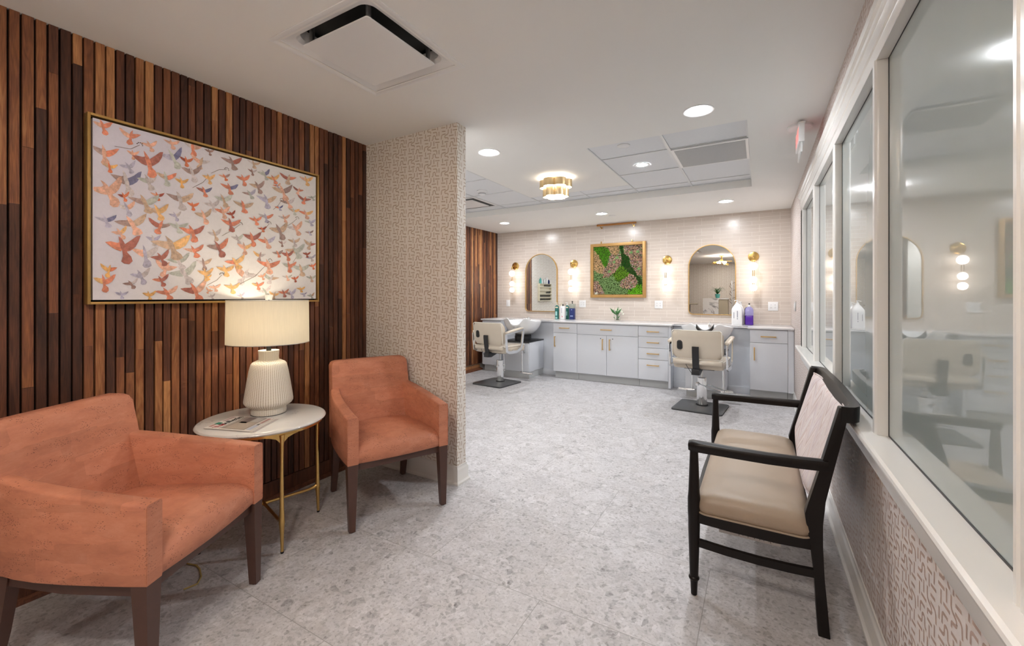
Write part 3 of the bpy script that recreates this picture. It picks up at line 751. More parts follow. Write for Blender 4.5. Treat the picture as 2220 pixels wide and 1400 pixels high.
# scalloped brass flush light
t = thing('flush_ceiling_light', 'two tier scalloped brass ceiling light glowing on the recessed ceiling', 'ceiling light', (-1.876, 4.181, CT-0.006))
def clover(R, z, n=6, k=84, inset=0.0):
    c, rr = 0.60*R, 0.40*R-inset; o = []
    for i in range(k):
        a = 2*PI*i/k; ph = ((a+PI/n) % (2*PI/n))-PI/n
        s2 = rr*rr-(c*math.sin(ph))**2
        r = c*math.cos(ph)+math.sqrt(max(s2, 0)) if s2 > 0 else c*math.cos(ph)
        o.append((r*math.cos(a+0.3), r*math.sin(a+0.3), z))
    return o
for nm, R, za, zb in (('upper_shade', 0.172, -0.030, -0.108), ('lower_shade', 0.138, -0.112, -0.205)):
    m = MB(); m.loft([clover(R, zb), clover(R, za), clover(R-0.004, za), clover(R-0.004, zb)], cap=False, loop=True); m.build(nm, 'satin_brass', t, ang=50)
for R, z in ((0.165, -0.1045), (0.131, -0.202)):
    m = MB(); m.loft([clover(R, z), clover(R, z-0.003)]); m.build('diffuser', 'diffuser', t)
m = MB(); m.loft([clover(0.165, -0.034), clover(0.165, -0.036)]); m.build('diffuser', 'diffuser', t)
m = MB(); m.lathe([(0.06, 0), (0.06, -0.03)], seg=24); m.build('canopy', 'gold', t)

# exit sign seen edge on
t = thing('exit_sign', 'exit sign hanging edge-on from the ceiling near the right wall', 'exit sign', (0.245, 3.58, C))
m = MB(); m.lathe([(0.075, 0), (0.075, -0.012), (0.07, -0.016), (0.001, -0.016)], seg=32); m.build('canopy', 'white_plastic', t)
m = MB(); m.box(-0.016, 0.016, -0.15, 0.15, -0.15, -0.016, bev=0.004); m.box(-0.02, 0.02, -0.151, 0.151, -0.03, -0.018, bev=0.002); m.build('housing', 'white_plastic', t)
m = MB(); m.box(-0.004, 0.004, -0.14, 0.14, -0.215, -0.15); m.build('edge_panel', 'acrylic', t)
text_mesh('lettering', 'EXIT', 0.12, 'red_glow', t, (-0.0172, 0, -0.088), (PI/2, 0, -PI/2))
text_mesh('lettering', 'EXIT', 0.12, 'red_glow', t, (0.0172, 0, -0.088), (PI/2, 0, PI/2))
# ============================================================ lounge furniture
def cushion(mb, plan, layers):
    """plan: closed list of (x, y); layers: (z, inset)"""
    n = len(plan); X_ = [p[0] for p in plan]; Y_ = [p[1] for p in plan]
    cx, cy, hx, hy = (max(X_)+min(X_))/2, (max(Y_)+min(Y_))/2, (max(X_)-min(X_))/2, (max(Y_)-min(Y_))/2
    rings = []
    for z, ins in layers:
        ring = []
        for i in range(n):
            p = plan[i]; ring.append((cx+(p[0]-cx)*(1-ins/hx), cy+(p[1]-cy)*(1-ins/hy), z))
        rings.append(ring)
    mb.loft(rings)
def rrect(x0, x1, y0, y1, r, n=6):
    o = []
    for cx, cy, a0 in ((x1-r, y1-r, 0), (x0+r, y1-r, 90), (x0+r, y0+r, 180), (x1-r, y0+r, 270)):
        for i in range(n+1):
            a = math.radians(a0+90*i/n); o.append((cx+r*math.cos(a), cy+r*math.sin(a)))
    return o

def armchair(label, loc, rz):
    """local +x is forward, front legs at x=0"""
    t = thing('armchair', label, 'armchair', loc, rz, 'coral cork armchairs')
    # seat with crowned top and slightly bowed waterfall front
    m = MB(); rings = []
    ys = [-0.238+0.476*i/14 for i in range(15)]
    for i, y in enumerate(ys):
        k = 1-(y/0.238)**2; c = 0.022*k**0.6 if k > 0 else 0; fx = -0.012+0.014*k
        prof = [(-0.50, 0.366), (fx, 0.366), (fx+0.006, 0.375), (fx+0.008, 0.405), (fx+0.002, 0.430+c*0.5), (fx-0.022, 0.448+c*0.8), (fx-0.07, 0.458+c), (-0.30, 0.455+c), (-0.50, 0.44+c)]
        rings.append([(x, y, z) for x, z in prof])
    m.loft(rings); m.build('seat', 'cork', t, ang=50)
    # arms: tapered wrap-around panels
    for sgn in (1, -1):
        m = MB(); rings = []
        for x, yo, th, zt, zb in ((0.0, 0.298, 0.060, 0.621, 0.366), (-0.06, 0.300, 0.060, 0.627, 0.366), (-0.16, 0.300, 0.060, 0.637, 0.366), (-0.28, 0.297, 0.060, 0.649, 0.366), (-0.38, 0.290, 0.058, 0.661, 0.366),
                              (-0.46, 0.280, 0.056, 0.672, 0.368), (-0.53, 0.266, 0.054, 0.682, 0.372), (-0.585, 0.248, 0.05, 0.685, 0.38), (-0.615, 0.225, 0.05, 0.68, 0.39)):
            r = 0.010
            yi = yo-th
            q = [(yo-0.002, zb), (yo, zb+r), (yo, zt-r), (yo-r*0.3, zt-r*0.3), (yo-r, zt), (yi+r, zt), (yi+r*0.3, zt-r*0.3), (yi, zt-r), (yi, zb+r), (yi+0.002, zb)]
            rings.append([(x, sgn*y, z) for y, z in q])
        m.loft(rings); m.build('arm', 'cork', t, ang=50)
        # topstitched front seam
        m = MB(); m.tube([(0.0006, sgn*0.2955, 0.372), (0.0006, sgn*0.2955, 0.616)], 0.0012, 6); m.build('seam', 'cork', t)
    # back: leaning slab with rounded top corners
    m = MB()
    zs = [0.366, 0.44, 0.50, 0.56, 0.62, 0.68, 0.74, 0.79, 0.82, 0.84, 0.850, 0.855]
    rings = []
    for z in zs:
        u = (z-0.366)/(0.855-0.366)
        xf = -0.475-0.095*u; xb = -0.585-0.075*u
        if z > 0.82: k = (z-0.82)/0.035; xf -= 0.022*k*k; xb += 0.022*k*k
        hw = 0.262-0.010*u
        top = z-0.855+0.035
        if top > 0: hw -= 0.035-math.sqrt(max(0.035**2-top**2, 0))*1.0
        ring = []
        for i in range(11):
            y = -hw+2*hw*i/10; ring.append((xf-0.012*(1-(y/hw)**2), y, z))
        for i in range(11):
            y = hw-2*hw*i/10; ring.append((xb-0.006*(1-(y/hw)**2), y, z))
        rings.append(ring)
    m.loft(rings); m.build('backrest', 'cork', t, ang=55)
    # apron rails
    m = MB(); m.box(-0.045, -0.02, -0.25, 0.25, 0.325, 0.366, bev=0.003); m.box(-0.56, -0.535, -0.21, 0.21, 0.325, 0.366)
    for sgn in (1, -1):
        m.prism([(-0.03, sgn*0.282), (-0.30, sgn*0.278), (-0.53, sgn*0.245), (-0.53, sgn*0.222), (-0.30, sgn*0.255), (-0.03, sgn*0.258)], 'z', 0.325, 0.366)
    m.build('seat_rail', 'brown_wood', t)
    for sgn in (1, -1):
        m = MB(); m.loft([[(0.0-0.036-a, sgn*0.271-b, 0.004) if 0 else (-0.019+a, sgn*0.271+b, 0.004) for a, b in ((-0.016, -0.016), (0.016, -0.016), (0.016, 0.016), (-0.016, 0.016))],
                          [(-0.027+a, sgn*0.268+b, 0.366) for a, b in ((-0.026, -0.028), (0.026, -0.028), (0.026, 0.028), (-0.026, 0.028))]])
        l = m.build('leg', 'brown_wood', t)
        m = MB(); m.lathe([(0.012, 0), (0.013, 0.002), (0.013, 0.006)], (-0.019, sgn*0.271, 0), 16); m.build('glide', 'rubber', l)
        m = MB(); m.loft([[(-0.595+a, sgn*0.236+b, 0.004) for a, b in ((-0.018, -0.015), (0.018, -0.015), (0.018, 0.015), (-0.018, 0.015))],
                          [(-0.565+a, sgn*0.234+b, 0.15) for a, b in ((-0.022, -0.018), (0.022, -0.018), (0.022, 0.018), (-0.022, 0.018))],
                          [(-0.535+a, sgn*0.232+b, 0.37) for a, b in ((-0.03, -0.022), (0.03, -0.022), (0.03, 0.022), (-0.03, 0.022))]])
        l = m.build('leg', 'brown_wood', t)
        m = MB(); m.lathe([(0.012, 0), (0.013, 0.002), (0.013, 0.006)], (-0.595, sgn*0.236, 0), 16); m.build('glide', 'rubber', l)
    return t
armchair('coral cork armchair in the foreground, left of the marble table, partly out of frame', (-1.807, 0.853, 0), 0.492)
armchair('coral cork armchair standing in the corner between the marble table and the wallpapered stub wall', (-1.784, 1.815, 0), -0.434)

# ---- marble side table: centre, four legs at 90 degrees
TX, TY, TZ = -2.339, 1.346, 0.62
a0 = math.atan2(1.274-TY, -2.054-TX)
t = thing('side_table', 'round white marble side table on four thin gold legs between the armchairs', 'side table', (TX, TY, 0), a0)
m = MB(); m.lathe([(0.001, 0.600), (0.300, 0.600), (0.307, 0.604), (0.310, 0.610), (0.307, 0.616), (0.300, 0.620), (0.001, 0.620)], seg=96); m.build('tabletop', 'marble', t, ang=50)
m = MB(); m.lathe([(0.292, 0.5995), (0.292, 0.586), (0.272, 0.586), (0.272, 0.5995)], seg=96, cap=False); m.build('rim', 'gold', t)
for k in range(4):
    T = Matrix.Rotation(k*PI/2, 4, 'Z')
    def q(x, y, z): return tuple(T @ Vector((x, y, z)))
    m = MB(); r = 0.286
    m.tube([q(r+0.004, 0, 0.006), q(r+0.002, 0, 0.10), q(r, 0, 0.14), q(r, 0, 0.152), q(r, 0, 0.165), q(r, 0, 0.22), q(r-0.002, 0, 0.40), q(r, 0, 0.54), q(r, 0, 0.575), q(r, 0, 0.59)],
           [0.0065, 0.0095, 0.0125, 0.0145, 0.0125, 0.0105, 0.0085, 0.0095, 0.0125, 0.015], 14)
    # flared gusset up to the rim
    nb = len(m.bm.verts)
    for sg in (1, -1):
        m.prism([(0.0, 0.53), (sg*0.012, 0.555), (sg*0.028, 0.572), (sg*0.055, 0.583), (sg*0.075, 0.588), (0, 0.588)], 'x', r-0.007, r+0.005)
    m.bm.verts.ensure_lookup_table()
    bmesh.ops.transform(m.bm, matrix=T, verts=m.bm.verts[nb:])
    o = m.build('leg', 'gold', t)
    m = MB(); m.lathe([(0.006, 0), (0.0075, 0.002), (0.0075, 0.010)], (T @ Vector((r+0.004, 0, 0)))[:], 14); m.build('glide', 'rubber', o)
    m = MB(); m.tube([q(0, 0, 0.152), q(0.03, 0, 0.152), q(r-0.05, 0, 0.150), q(r-0.02, 0, 0.155), q(r-0.002, 0, 0.165)], [0.010, 0.0075, 0.0075, 0.010, 0.010], 12); m.build('strut', 'gold', t)
# ---- table lamp
LX, LY = -2.405, 1.412
t = thing('table_lamp', 'table lamp with stitched white ceramic base and drum shade on the marble table', 'table lamp', (LX, LY, TZ))
m = MB(); prof = [(0.001, 0.0), (0.086, 0.0), (0.088, 0.004), (0.090, 0.018), (0.088, 0.034), (0.094, 0.042), (0.116, 0.056), (0.1235, 0.068), (0.124, 0.078), (0.121, 0.10), (0.109, 0.18), (0.098, 0.245), (0.090, 0.278), (0.082, 0.288), (0.062, 0.298), (0.052, 0.302), (0.0505, 0.32), (0.053, 0.355), (0.049, 0.356), (0.045, 0.34), (0.001, 0.34)]
m.lathe(prof, seg=64); m.build('lamp_base', 'ceramic_lamp', t, ang=40)
m = MB(); m.lathe([(0.084, 0.0005), (0.0885, 0.0005), (0.0885, 0.003), (0.084, 0.003)], seg=48, cap=False); m.build('base_ring', 'rubber', t)
m = MB(); m.tube([(0, 0, 0.33), (0, 0, 0.45)], 0.013, 16); m.tube([(0, 0, 0.44), (0, 0, 0.655)], 0.004, 8); m.build('stem', 'black', t)
m = MB(); m.lathe([(0.208, 0.398), (0.205, 0.637), (0.2035, 0.637), (0.2065, 0.398)], seg=96, cap=False)
m.build('lamp_shade', 'shade', t)
for z, r in ((0.398, 0.2073), (0.637, 0.2043)):
    m = MB(); m.lathe([(r-0.0012, z-0.0015), (r+0.0012, z-0.0015), (r+0.0012, z+0.0015), (r-0.0012, z+0.0015), (r-0.0012, z-0.0015)], seg=96, cap=False)
    if z < 0.5: m.build('shade_ring', 'steel', t)
for k in range(3): a = k*2*PI/3+0.4; m.tube([(0, 0, 0.628), (0.203*math.cos(a), 0.203*math.sin(a), 0.634)], 0.0018, 6)
m.build('shade_frame', 'steel', t)
m = MB(); m.loft([[(-0.012, -0.012, 0.640), (0.012, -0.012, 0.640), (0.012, 0.012, 0.640), (-0.012, 0.012, 0.640)], [(-0.0155, -0.0155, 0.668), (0.0155, -0.0155, 0.668), (0.0155, 0.0155, 0.668), (-0.0155, 0.0155, 0.668)]]); m.build('finial', 'white_plastic', t)
m = MB(); m.sphere((0, 0, 0.50), 0.048, 20, 12); m.build('bulb', 'bulb', t)

m = MB(); m.tube([(x, y, z) for x, y, z in [(-2.634, 1.20, 0.12), (-2.632, 1.20, 0.03), (-2.600, 1.17, 0.005), (-2.530, 1.06, 0.004), (-2.454, 0.983, 0.004), (-2.357, 0.998, 0.004), (-2.314, 1.011, 0.004), (-2.268, 1.006, 0.004), (-2.199, 0.981, 0.004), (-2.160, 0.949, 0.004), (-2.17, 0.90, 0.004)]], 0.0035, 8)
tag(m.build('power_cord', simple('gold_fabric_cord', (0.40, 0.30, 0.10), 0.5)), 'thin gold lamp cord curling on the floor under the left armchair', 'cord')

# ---- newspaper
t = thing('newspaper', 'folded newspaper with black and red masthead lying on the marble table', 'newspaper', (-2.31, 1.20, TZ))
A, B_, C_, D_ = Vector((-2.391, 1.075)), Vector((-2.140, 1.160)), Vector((-2.252, 1.350)), Vector((-2.484, 1.268))
def npq(u, v, z): p = A*(1-u)*(1-v)+B_*u*(1-v)+C_*u*v+D_*(1-u)*v; return (p.x+2.31, p.y-1.20, z)
m = MB(); m.c = (0.62, 0.58, 0.54)
def sheet(m, u0, u1, v0, v1, z, th, c, n=10, bow=0.0):
    m.c = c; top = []; rings = []
    for i in range(n+1):
        u = u0+(u1-u0)*i/n; h = z+bow*math.sin(PI*i/n)
        rings.append([npq(u, v0, h), npq(u, v1, h), npq(u, v1, h+th), npq(u, v0, h+th)])
    m.loft(rings)
sheet(m, -0.01, 1.10, 0.03, 1.02, 0.0005, 0.0014, (0.50, 0.45, 0.44))
sheet(m, 0.02, 1.06, 0.0, 0.99, 0.0022, 0.0014, (0.58, 0.53, 0.50))
sheet(m, 0.0, 1.0, 0.0, 1.0, 0.0042, 0.0012, (0.66, 0.62, 0.58), bow=0.0012)
body = m.build('pages', 'paper_print', t)
m = MB()
def patch(u0, u1, v0, v1, c, k=1):
    m.c = c; z = 0.0064+0.0004*k
    m.face([npq(u0, v0, z), npq(u1, v0, z), npq(u1, v1, z), npq(u0, v1, z)])
patch(0.34, 0.86, 0.05, 0.97, (0.30, 0.26, 0.23)); patch(0.42, 0.84, 0.08, 0.60, (0.38, 0.32, 0.27), 2); patch(0.45, 0.62, 0.50, 0.95, (0.20, 0.16, 0.15), 2); patch(0.64, 0.83, 0.62, 0.94, (0.42, 0.40, 0.38), 2)
patch(0.02, 0.12, 0.30, 0.46, (0.05, 0.22, 0.15)); patch(0.03, 0.10, 0.12, 0.28, (0.45, 0.25, 0.24)); patch(0.03, 0.10, 0.55, 0.95, (0.42, 0.33, 0.33))
patch(0.31, 0.325, 0.04, 0.97, (0.05, 0.05, 0.05)); patch(0.90, 0.97, 0.55, 0.95, (0.40, 0.25, 0.24)); patch(0.88, 0.98, 0.08, 0.4, (0.45, 0.47, 0.55)); patch(0.90, 0.96, 0.42, 0.52, (0.15, 0.14, 0.14))
m.build('print', 'paper_print', t)
ang = math.atan2(D_.y-A.y, D_.x-A.x)
p = npq(0.21, 0.62, 0.0072); text_mesh('masthead', 'Bulletin', 0.050, 'ink', t, p, (0, 0, ang))
p = npq(0.22, 0.20, 0.0072); text_mesh('masthead', 'The', 0.040, 'red_ink', t, p, (0, 0, ang))

# ---- framed bird print
PX, PY0, PY1, PZ0, PZ1 = XL+0.046, 0.715, 1.887, 1.243, 2.113
t = thing('framed_print', 'large gold framed print of a flock of coloured birds on the walnut wall', 'picture', (PX, 1.30, 1.68))
m = MB()
fw = 0.011
for y0, y1, z0, z1 in ((PY0, PY0+fw, PZ0, PZ1), (PY1-fw, PY1, PZ0, PZ1), (PY0+fw, PY1-fw, PZ0, PZ0+fw), (PY0+fw, PY1-fw, PZ1-fw, PZ1)):
    m.box(XL+0.003, PX, y0, y1, z0, z1, bev=0.0012)
m.build('picture_frame', 'gold_leaf', t, world=True)
m = MB(); m.box(XL+0.004, XL+0.010, PY0+fw, PY1-fw, PZ0+fw, PZ1-fw); m.build('backing', 'black_back', t, world=True)
m = MB(); g = 0.009; cx = PX-0.008
y0, y1, z0, z1 = PY0+fw+g, PY1-fw-g, PZ0+fw+g, PZ1-fw-g
# canvas ground: faint lilac at the left and top, warm white elsewhere
ny, nz = 12, 9; base = [(0.68, 0.65, 0.74), (0.83, 0.81, 0.80)]
for i in range(ny):
    for j in range(nz):
        u, v = (i+0.5)/ny, (j+0.5)/nz
        k = min(1, max(0, 1.35*u+0.55*(1-v)-0.15)); k = k*k*(3-2*k)
        if v < 0.18 and u < 0.45: k *= 0.5
        m.c = tuple(base[0][q]*(1-k)+base[1][q]*k for q in range(3))
        m.face([(cx, y0+(y1-y0)*i/ny, z0+(z1-z0)*j/nz), (cx, y0+(y1-y0)*(i+1)/ny, z0+(z1-z0)*j/nz), (cx, y0+(y1-y0)*(i+1)/ny, z0+(z1-z0)*(j+1)/nz), (cx, y0+(y1-y0)*i/ny, z0+(z1-z0)*(j+1)/nz)])
m.box(XL+0.012, cx-0.0005, y0, y1, z0, z1)
bmesh.ops.remove_doubles(m.bm, verts=m.bm.verts, dist=1e-5)
# smooth the ground colour per vertex
for f in m.bm.faces:
    for l in f.loops:
        p = l.vert.co; u = (p.y-y0)/(y1-y0); v = (p.z-z0)/(z1-z0)
        k = min(1, max(0, 1.35*u+0.55*(1-v)-0.15)); k = k*k*(3-2*k)
        l[m.cl] = (*[base[0][q]*(1-k)+base[1][q]*k for q in range(3)], 1)
PAL = dict(O=(0.72, 0.20, 0.085), R=(0.38, 0.075, 0.035), P=(0.80, 0.42, 0.28), Y=(0.82, 0.45, 0.14), L=(0.46, 0.43, 0.56), G=(0.48, 0.50, 0.44), B=(0.36, 0.22, 0.19), S=(0.13, 0.13, 0.28), K=(0.60, 0.53, 0.53), T=(0.60, 0.40, 0.26))
BIRDS = "767 2067 69 92 POO,872 2052 75 95 OPO,943 2030 64 79 PPP,1035 2069 66 78 PPP,1130 2079 88 101 KPO,1210 2078 45 50 BBB,772 1942 88 115 BOP,877 1969 43 55 PPP,791 1884 52 67 TYO,860 1902 63 80 LLL,937 1945 116 143 RRO,1041 1997 96 114 LSG,1099 1997 58 68 ROO,1173 2009 84 94 KPT,1127 1944 91 105 BBK,852 1831 108 138 BSK,937 1851 79 98 GKK,1009 1887 84 100 TOG,1078 1880 57 68 YYY,1207 1930 60 67 YYY,785 1770 118 155 PPP,843 1757 42 54 ROO,974 1787 54 64 PRO,1071 1787 115 134 BTK,1184 1855 74 83 RSO,922 1743 118 146 BGT,1130 1766 53 60 OOO,1326 2051 107 113 BRB,1449 2076 74 75 KTT,1441 2026 50 51 BKB,1512 2028 76 76 GSG,1569 2013 84 83 YYO,1673 2038 103 98 ORT,1793 2058 92 84 PYY,1288 1958 59 64 PBO,1388 1967 74 77 OOO,1312 1900 88 94 OSO,1472 1943 90 91 TBB,1594 1974 51 50 OPL,1426 1889 80 82 BLG,1629 1948 130 126 TBP,1741 1976 70 65 ORP,1784 1924 91 84 RRO,1837 1948 64 59 GGG,1281 1826 93 101 GGT,1524 1869 114 114 LTL,1664 1883 102 97 BKP,1607 1839 55 54 OSL,1388 1812 108 112 TTO,1224 1785 83 91 KKK,1278 1758 76 82 OPP,1323 1751 50 53 RRR,1705 1835 73 69 TYG,1789 1832 101 92 OYP,778 1633 73 96 LSL,854 1705 66 85 KPL,873 1630 121 154 BTP,976 1709 92 113 TYY,1052 1698 53 61 LKL,1182 1720 82 93 TTP,989 1636 90 109 BRO,1062 1642 85 100 GGG,1126 1623 110 127 ORO,829 1581 60 77 PYP,840 1512 121 156 ORR,958 1564 57 71 LLK,1033 1539 161 191 TYT,1136 1525 94 108 POO,925 1487 100 125 PKL,989 1474 78 94 RRR,1065 1464 102 120 GGK,1182 1461 72 81 KTB,791 1403 55 73 OYY,771 1347 72 96 YOO,908 1380 76 95 LKL,1014 1423 89 106 PPP,989 1361 68 83 ORR,870 1340 59 75 BKB,1089 1400 131 153 GGK,1190 1404 72 81 YYY,834 1289 47 60 LLL,940 1286 51 62 YYY,1014 1298 95 113 OPO,1140 1310 119 135 RPO,1211 1311 37 41 PPP,1318 1695 99 106 OOR,1459 1738 74 76 OOO,1522 1766 87 86 KOL,1640 1780 74 71 KPP,1823 1779 82 75 GLL,1499 1690 54 54 RRO,1606 1695 121 118 TTB,1716 1724 114 106 KPP,1817 1708 61 55 BBL,1237 1625 68 74 KKT,1358 1615 65 69 KGK,1438 1628 99 102 RRO,1526 1616 105 105 OLP,1626 1617 49 47 BKB,1706 1636 82 77 TTK,1823 1629 82 75 RTT,1255 1553 110 120 BOR,1395 1567 79 83 PYP,1716 1574 135 126 TGG,1490 1526 71 72 KYB,1597 1549 68 66 BBO,1660 1545 80 76 RRO,1795 1561 55 50 RRR,1346 1476 109 116 OYY,1828 1539 77 70 LLK,1290 1430 90 96 YYY,1536 1471 134 133 OOP,1670 1474 90 86 GOO,1753 1460 117 107 GGT,1839 1484 55 51 OOO,1403 1405 126 131 KPK,1499 1400 49 49 PPP,1559 1389 93 92 TGK,1660 1402 65 62 KGP,1711 1394 52 49 OOR,1828 1403 71 65 GGT,1237 1328 60 66 PPP,1326 1330 80 85 YYY,1472 1346 70 71 YOO,1517 1310 82 82 KKG,1635 1302 69 66 OOR,1685 1297 71 67 BLL,1578 1288 62 61 YYT,1753 1327 58 54 YYY,1774 1293 48 44 LLL,1828 1283 55 50 GTG,1378 1283 45 48 LLK,1222 1278 37 41 KKK,1203 1385 37 41 YYY"
random.seed(5)
LW = [(-0.50, 0.10), (-0.34, 0.13), (-0.16, 0.12), (-0.04, 0.16), (0.02, 0.02), (-0.04, -0.12), (-0.20, -0.08), (-0.36, 0.0)]
RW = [(0.00, 0.06), (0.10, 0.14), (0.24, 0.24), (0.40, 0.38), (0.50, 0.42), (0.46, 0.24), (0.36, 0.06), (0.22, -0.06), (0.08, -0.12), (0.0, -0.06)]
BD = [(-0.10, 0.20), (-0.13, 0.32), (-0.04, 0.24), (0.04, 0.14), (0.10, -0.02), (0.13, -0.14), (0.26, -0.24), (0.30, -0.36), (0.20, -0.46), (0.06, -0.46), (-0.02, -0.40), (0.02, -0.24), (-0.02, -0.10), (-0.08, 0.06)]
m.mi = 1; depth = 0
clampy = lambda v: min(max(v, y0), y1)
clampz = lambda v: min(max(v, z0), z1)
lst = []
for e in BIRDS.split(','):
    q = e.split(); lst.append((int(q[2])*0.001, int(q[0])*0.001, int(q[1])*0.001, int(q[3])*0.001, q[4]))
lst.sort(key=lambda a: (('K' in a[4])*2+('P' in a[4])+('L' in a[4])), reverse=True)
for k, (sy, by, bz, sz, cs) in enumerate(lst):
    rot = random.uniform(-0.22, 0.22); fl = -1 if random.random() < 0.14 else 1
    ca, sa = math.cos(rot), math.sin(rot); lift = random.uniform(0.75, 1.15)
    for part, col in ((LW, cs[0]), (RW, cs[1]), (BD, cs[2])):
        depth += 1
        x = cx+0.0004+depth*0.000008
        c = PAL[col]; f_ = random.uniform(0.85, 1.12); fade = 0.05 if sy < 0.06 else 0.14
        m.c = tuple(min(1, v*f_*(1-fade)+0.72*fade) for v in c)
        pts = []
        for a, b in part:
            a += random.uniform(-0.012, 0.012); b = b*lift+random.uniform(-0.012, 0.012)
            a2, b2 = (a*ca-b*sa)*fl, a*sa+b*ca
            pts.append((x, clampy(by+a2*sy*1.08), clampz(bz+b2*sz*1.0)))
        try: m.face(pts)
        except ValueError: pass
# thin stems with seed heads
m.c = (0.16, 0.09, 0.05)
def stem(pts, head):
    x = cx+0.0018
    for a, b in zip(pts[:-1], pts[1:]):
        a, b = Vector(a), Vector(b); n = (b-a).normalized(); n = Vector((-n.y, n.x))*0.0009
        m.face([(x, *(a+n)), (x, *(a-n)), (x, *(b-n)), (x, *(b+n))])
    for i in range(9):
        a = i*0.7; p = Vector(head)+Vector((math.cos(a), abs(math.sin(a))))*0.011
        m.face([(x+0.0001, p.x-0.003, p.y), (x+0.0001, p.x, p.y-0.003), (x+0.0001, p.x+0.003, p.y), (x+0.0001, p.x, p.y+0.003)])
for a, b, c_ in (((0.81, 1.985), (0.87, 1.99), (0.905, 2.02)), ((1.13, 1.86), (1.18, 1.90), (1.20, 1.93)), ((1.275, 1.62), (1.33, 1.66), (1.375, 1.70)), ((1.46, 1.64), (1.51, 1.68), (1.545, 1.73)), ((1.37, 1.35), (1.46, 1.40), (1.55, 1.50)), ((1.20, 1.34), (1.25, 1.37), (1.275, 1.40)), ((1.57, 1.82), (1.60, 1.85), (1.625, 1.89)), ((1.66, 1.73), (1.70, 1.76), (1.73, 1.79)), ((1.22, 1.96), (1.26, 1.99), (1.30, 2.0)), ((1.70, 1.50), (1.72, 1.53), (1.735, 1.55))):
    stem([a, b, c_], c_)
m.build('canvas', ['canvas', 'bird'], t, world=True)

# ============================================================ settee by the right wall
t = thing('settee', 'dark wood two seat settee with beige vinyl seat and patterned back under the windows', 'settee', (0.0, 2.5, 0))
SY0, SY1 = 1.973, 3.045
def fx(z): return 0.150+0.26*(z-0.45)
for y in (SY0+0.012, SY1-0.012):
    m = MB(); m.lathe([(0.0125, 0.004), (0.0145, 0.05), (0.0165, 0.066), (0.021, 0.070), (0.022, 0.074), (0.021, 0.078), (0.0175, 0.082), (0.019, 0.14), (0.0235, 0.28), (0.024, 0.33), (0.0255, 0.36), (0.0255, 0.415), (0.023, 0.44), (0.019, 0.55), (0.0165, 0.62), (0.0165, 0.635)], (-0.243, y, 0), 24)
    l = m.build('leg', 'espresso', t, world=True)
    m = MB(); m.lathe([(0.010, 0), (0.0115, 0.002), (0.0115, 0.006)], (-0.243, y, 0), 16); g_ = m.build('glide', 'clear_plastic', l); g_.location = (0, -2.5, 0)
for y0 in (SY0, SY1-0.045):
    m = MB()
    m.prism([(0.192, 0.0), (0.230, 0.0), (0.222, 0.10), (0.212, 0.22), (0.207, 0.34), (0.207, 0.42), (0.215, 0.51), (0.235, 0.61), (0.258, 0.72), (0.285, 0.85), (0.285, 0.868), (0.256, 0.868), (0.205, 0.66), (0.163, 0.50), (0.150, 0.45), (0.157, 0.40), (0.172, 0.34), (0.180, 0.22), (0.186, 0.10)], 'y', y0, y0+0.045, bev=0.004)
    m.build('leg', 'espresso', t, world=True)
# arms
for y in (SY0+0.010, SY1-0.010):
    m = MB(); rings = []
    for x, z, w_, h_ in ((-0.266, 0.640, 0.010, 0.008), (-0.264, 0.640, 0.022, 0.018), (-0.25, 0.6405, 0.030, 0.022), (-0.20, 0.641, 0.029, 0.022), (-0.10, 0.641, 0.026, 0.021), (0.03, 0.641, 0.024, 0.021), (0.14, 0.643, 0.022, 0.021), (0.222, 0.646, 0.020, 0.021)):
        sg = -1 if y < 2.5 else 1
        yy = y+sg*0.012*math.sin(PI*(x+0.266)/0.49)
        rings.append([(x, yy+a*w_, z+b*h_) for a, b in ((-0.6, -1), (0.6, -1), (0.7, -0.5), (0.95, -0.1), (1, 0.35), (0.8, 0.8), (0.3, 1), (-0.3, 1), (-0.8, 0.8), (-1, 0.35), (-0.95, -0.1), (-0.7, -0.5))])
    m.loft(rings); m.build('arm', 'espresso', t, world=True, ang=40)
# curved top rail
path = [(0.262, 1.972), (0.285, 1.974), (0.305, 1.985), (0.320, 2.01), (0.326, 2.05), (0.330, 2.15), (0.334, 2.30), (0.336, 2.51), (0.334, 2.72), (0.330, 2.87), (0.326, 2.968), (0.320, 3.008), (0.305, 3.033), (0.285, 3.044), (0.262, 3.046)]
inn = [(0.262, 1.985), (0.270, 1.990), (0.282, 2.006), (0.290, 2.03), (0.294, 2.06), (0.300, 2.15), (0.304, 2.30), (0.306, 2.51), (0.304, 2.72), (0.300, 2.87), (0.294, 2.958), (0.290, 2.988), (0.282, 3.012), (0.270, 3.028), (0.262, 3.033)]
m = MB()
m.loft([[(p[0], p[1], 0.815), (p[0]+0.002, p[1], 0.868), (p[0], p[1], 0.873), (q[0]+0.003, q[1], 0.873), (q[0], q[1], 0.868), (q[0]-0.012, q[1], 0.815)] for p, q in zip(path, inn)])
m.build('top_rail', 'espresso', t, world=True, ang=40)
# lower back rail and mid rail
m = MB(); m.loft([[(p[0]-0.115, p[1], 0.43), (p[0]-0.115, p[1], 0.48), (p[0]-0.140, p[1], 0.48), (p[0]-0.140, p[1], 0.43)] for p in path[3:-3]]); m.build('back_rail', 'espresso', t, world=True)
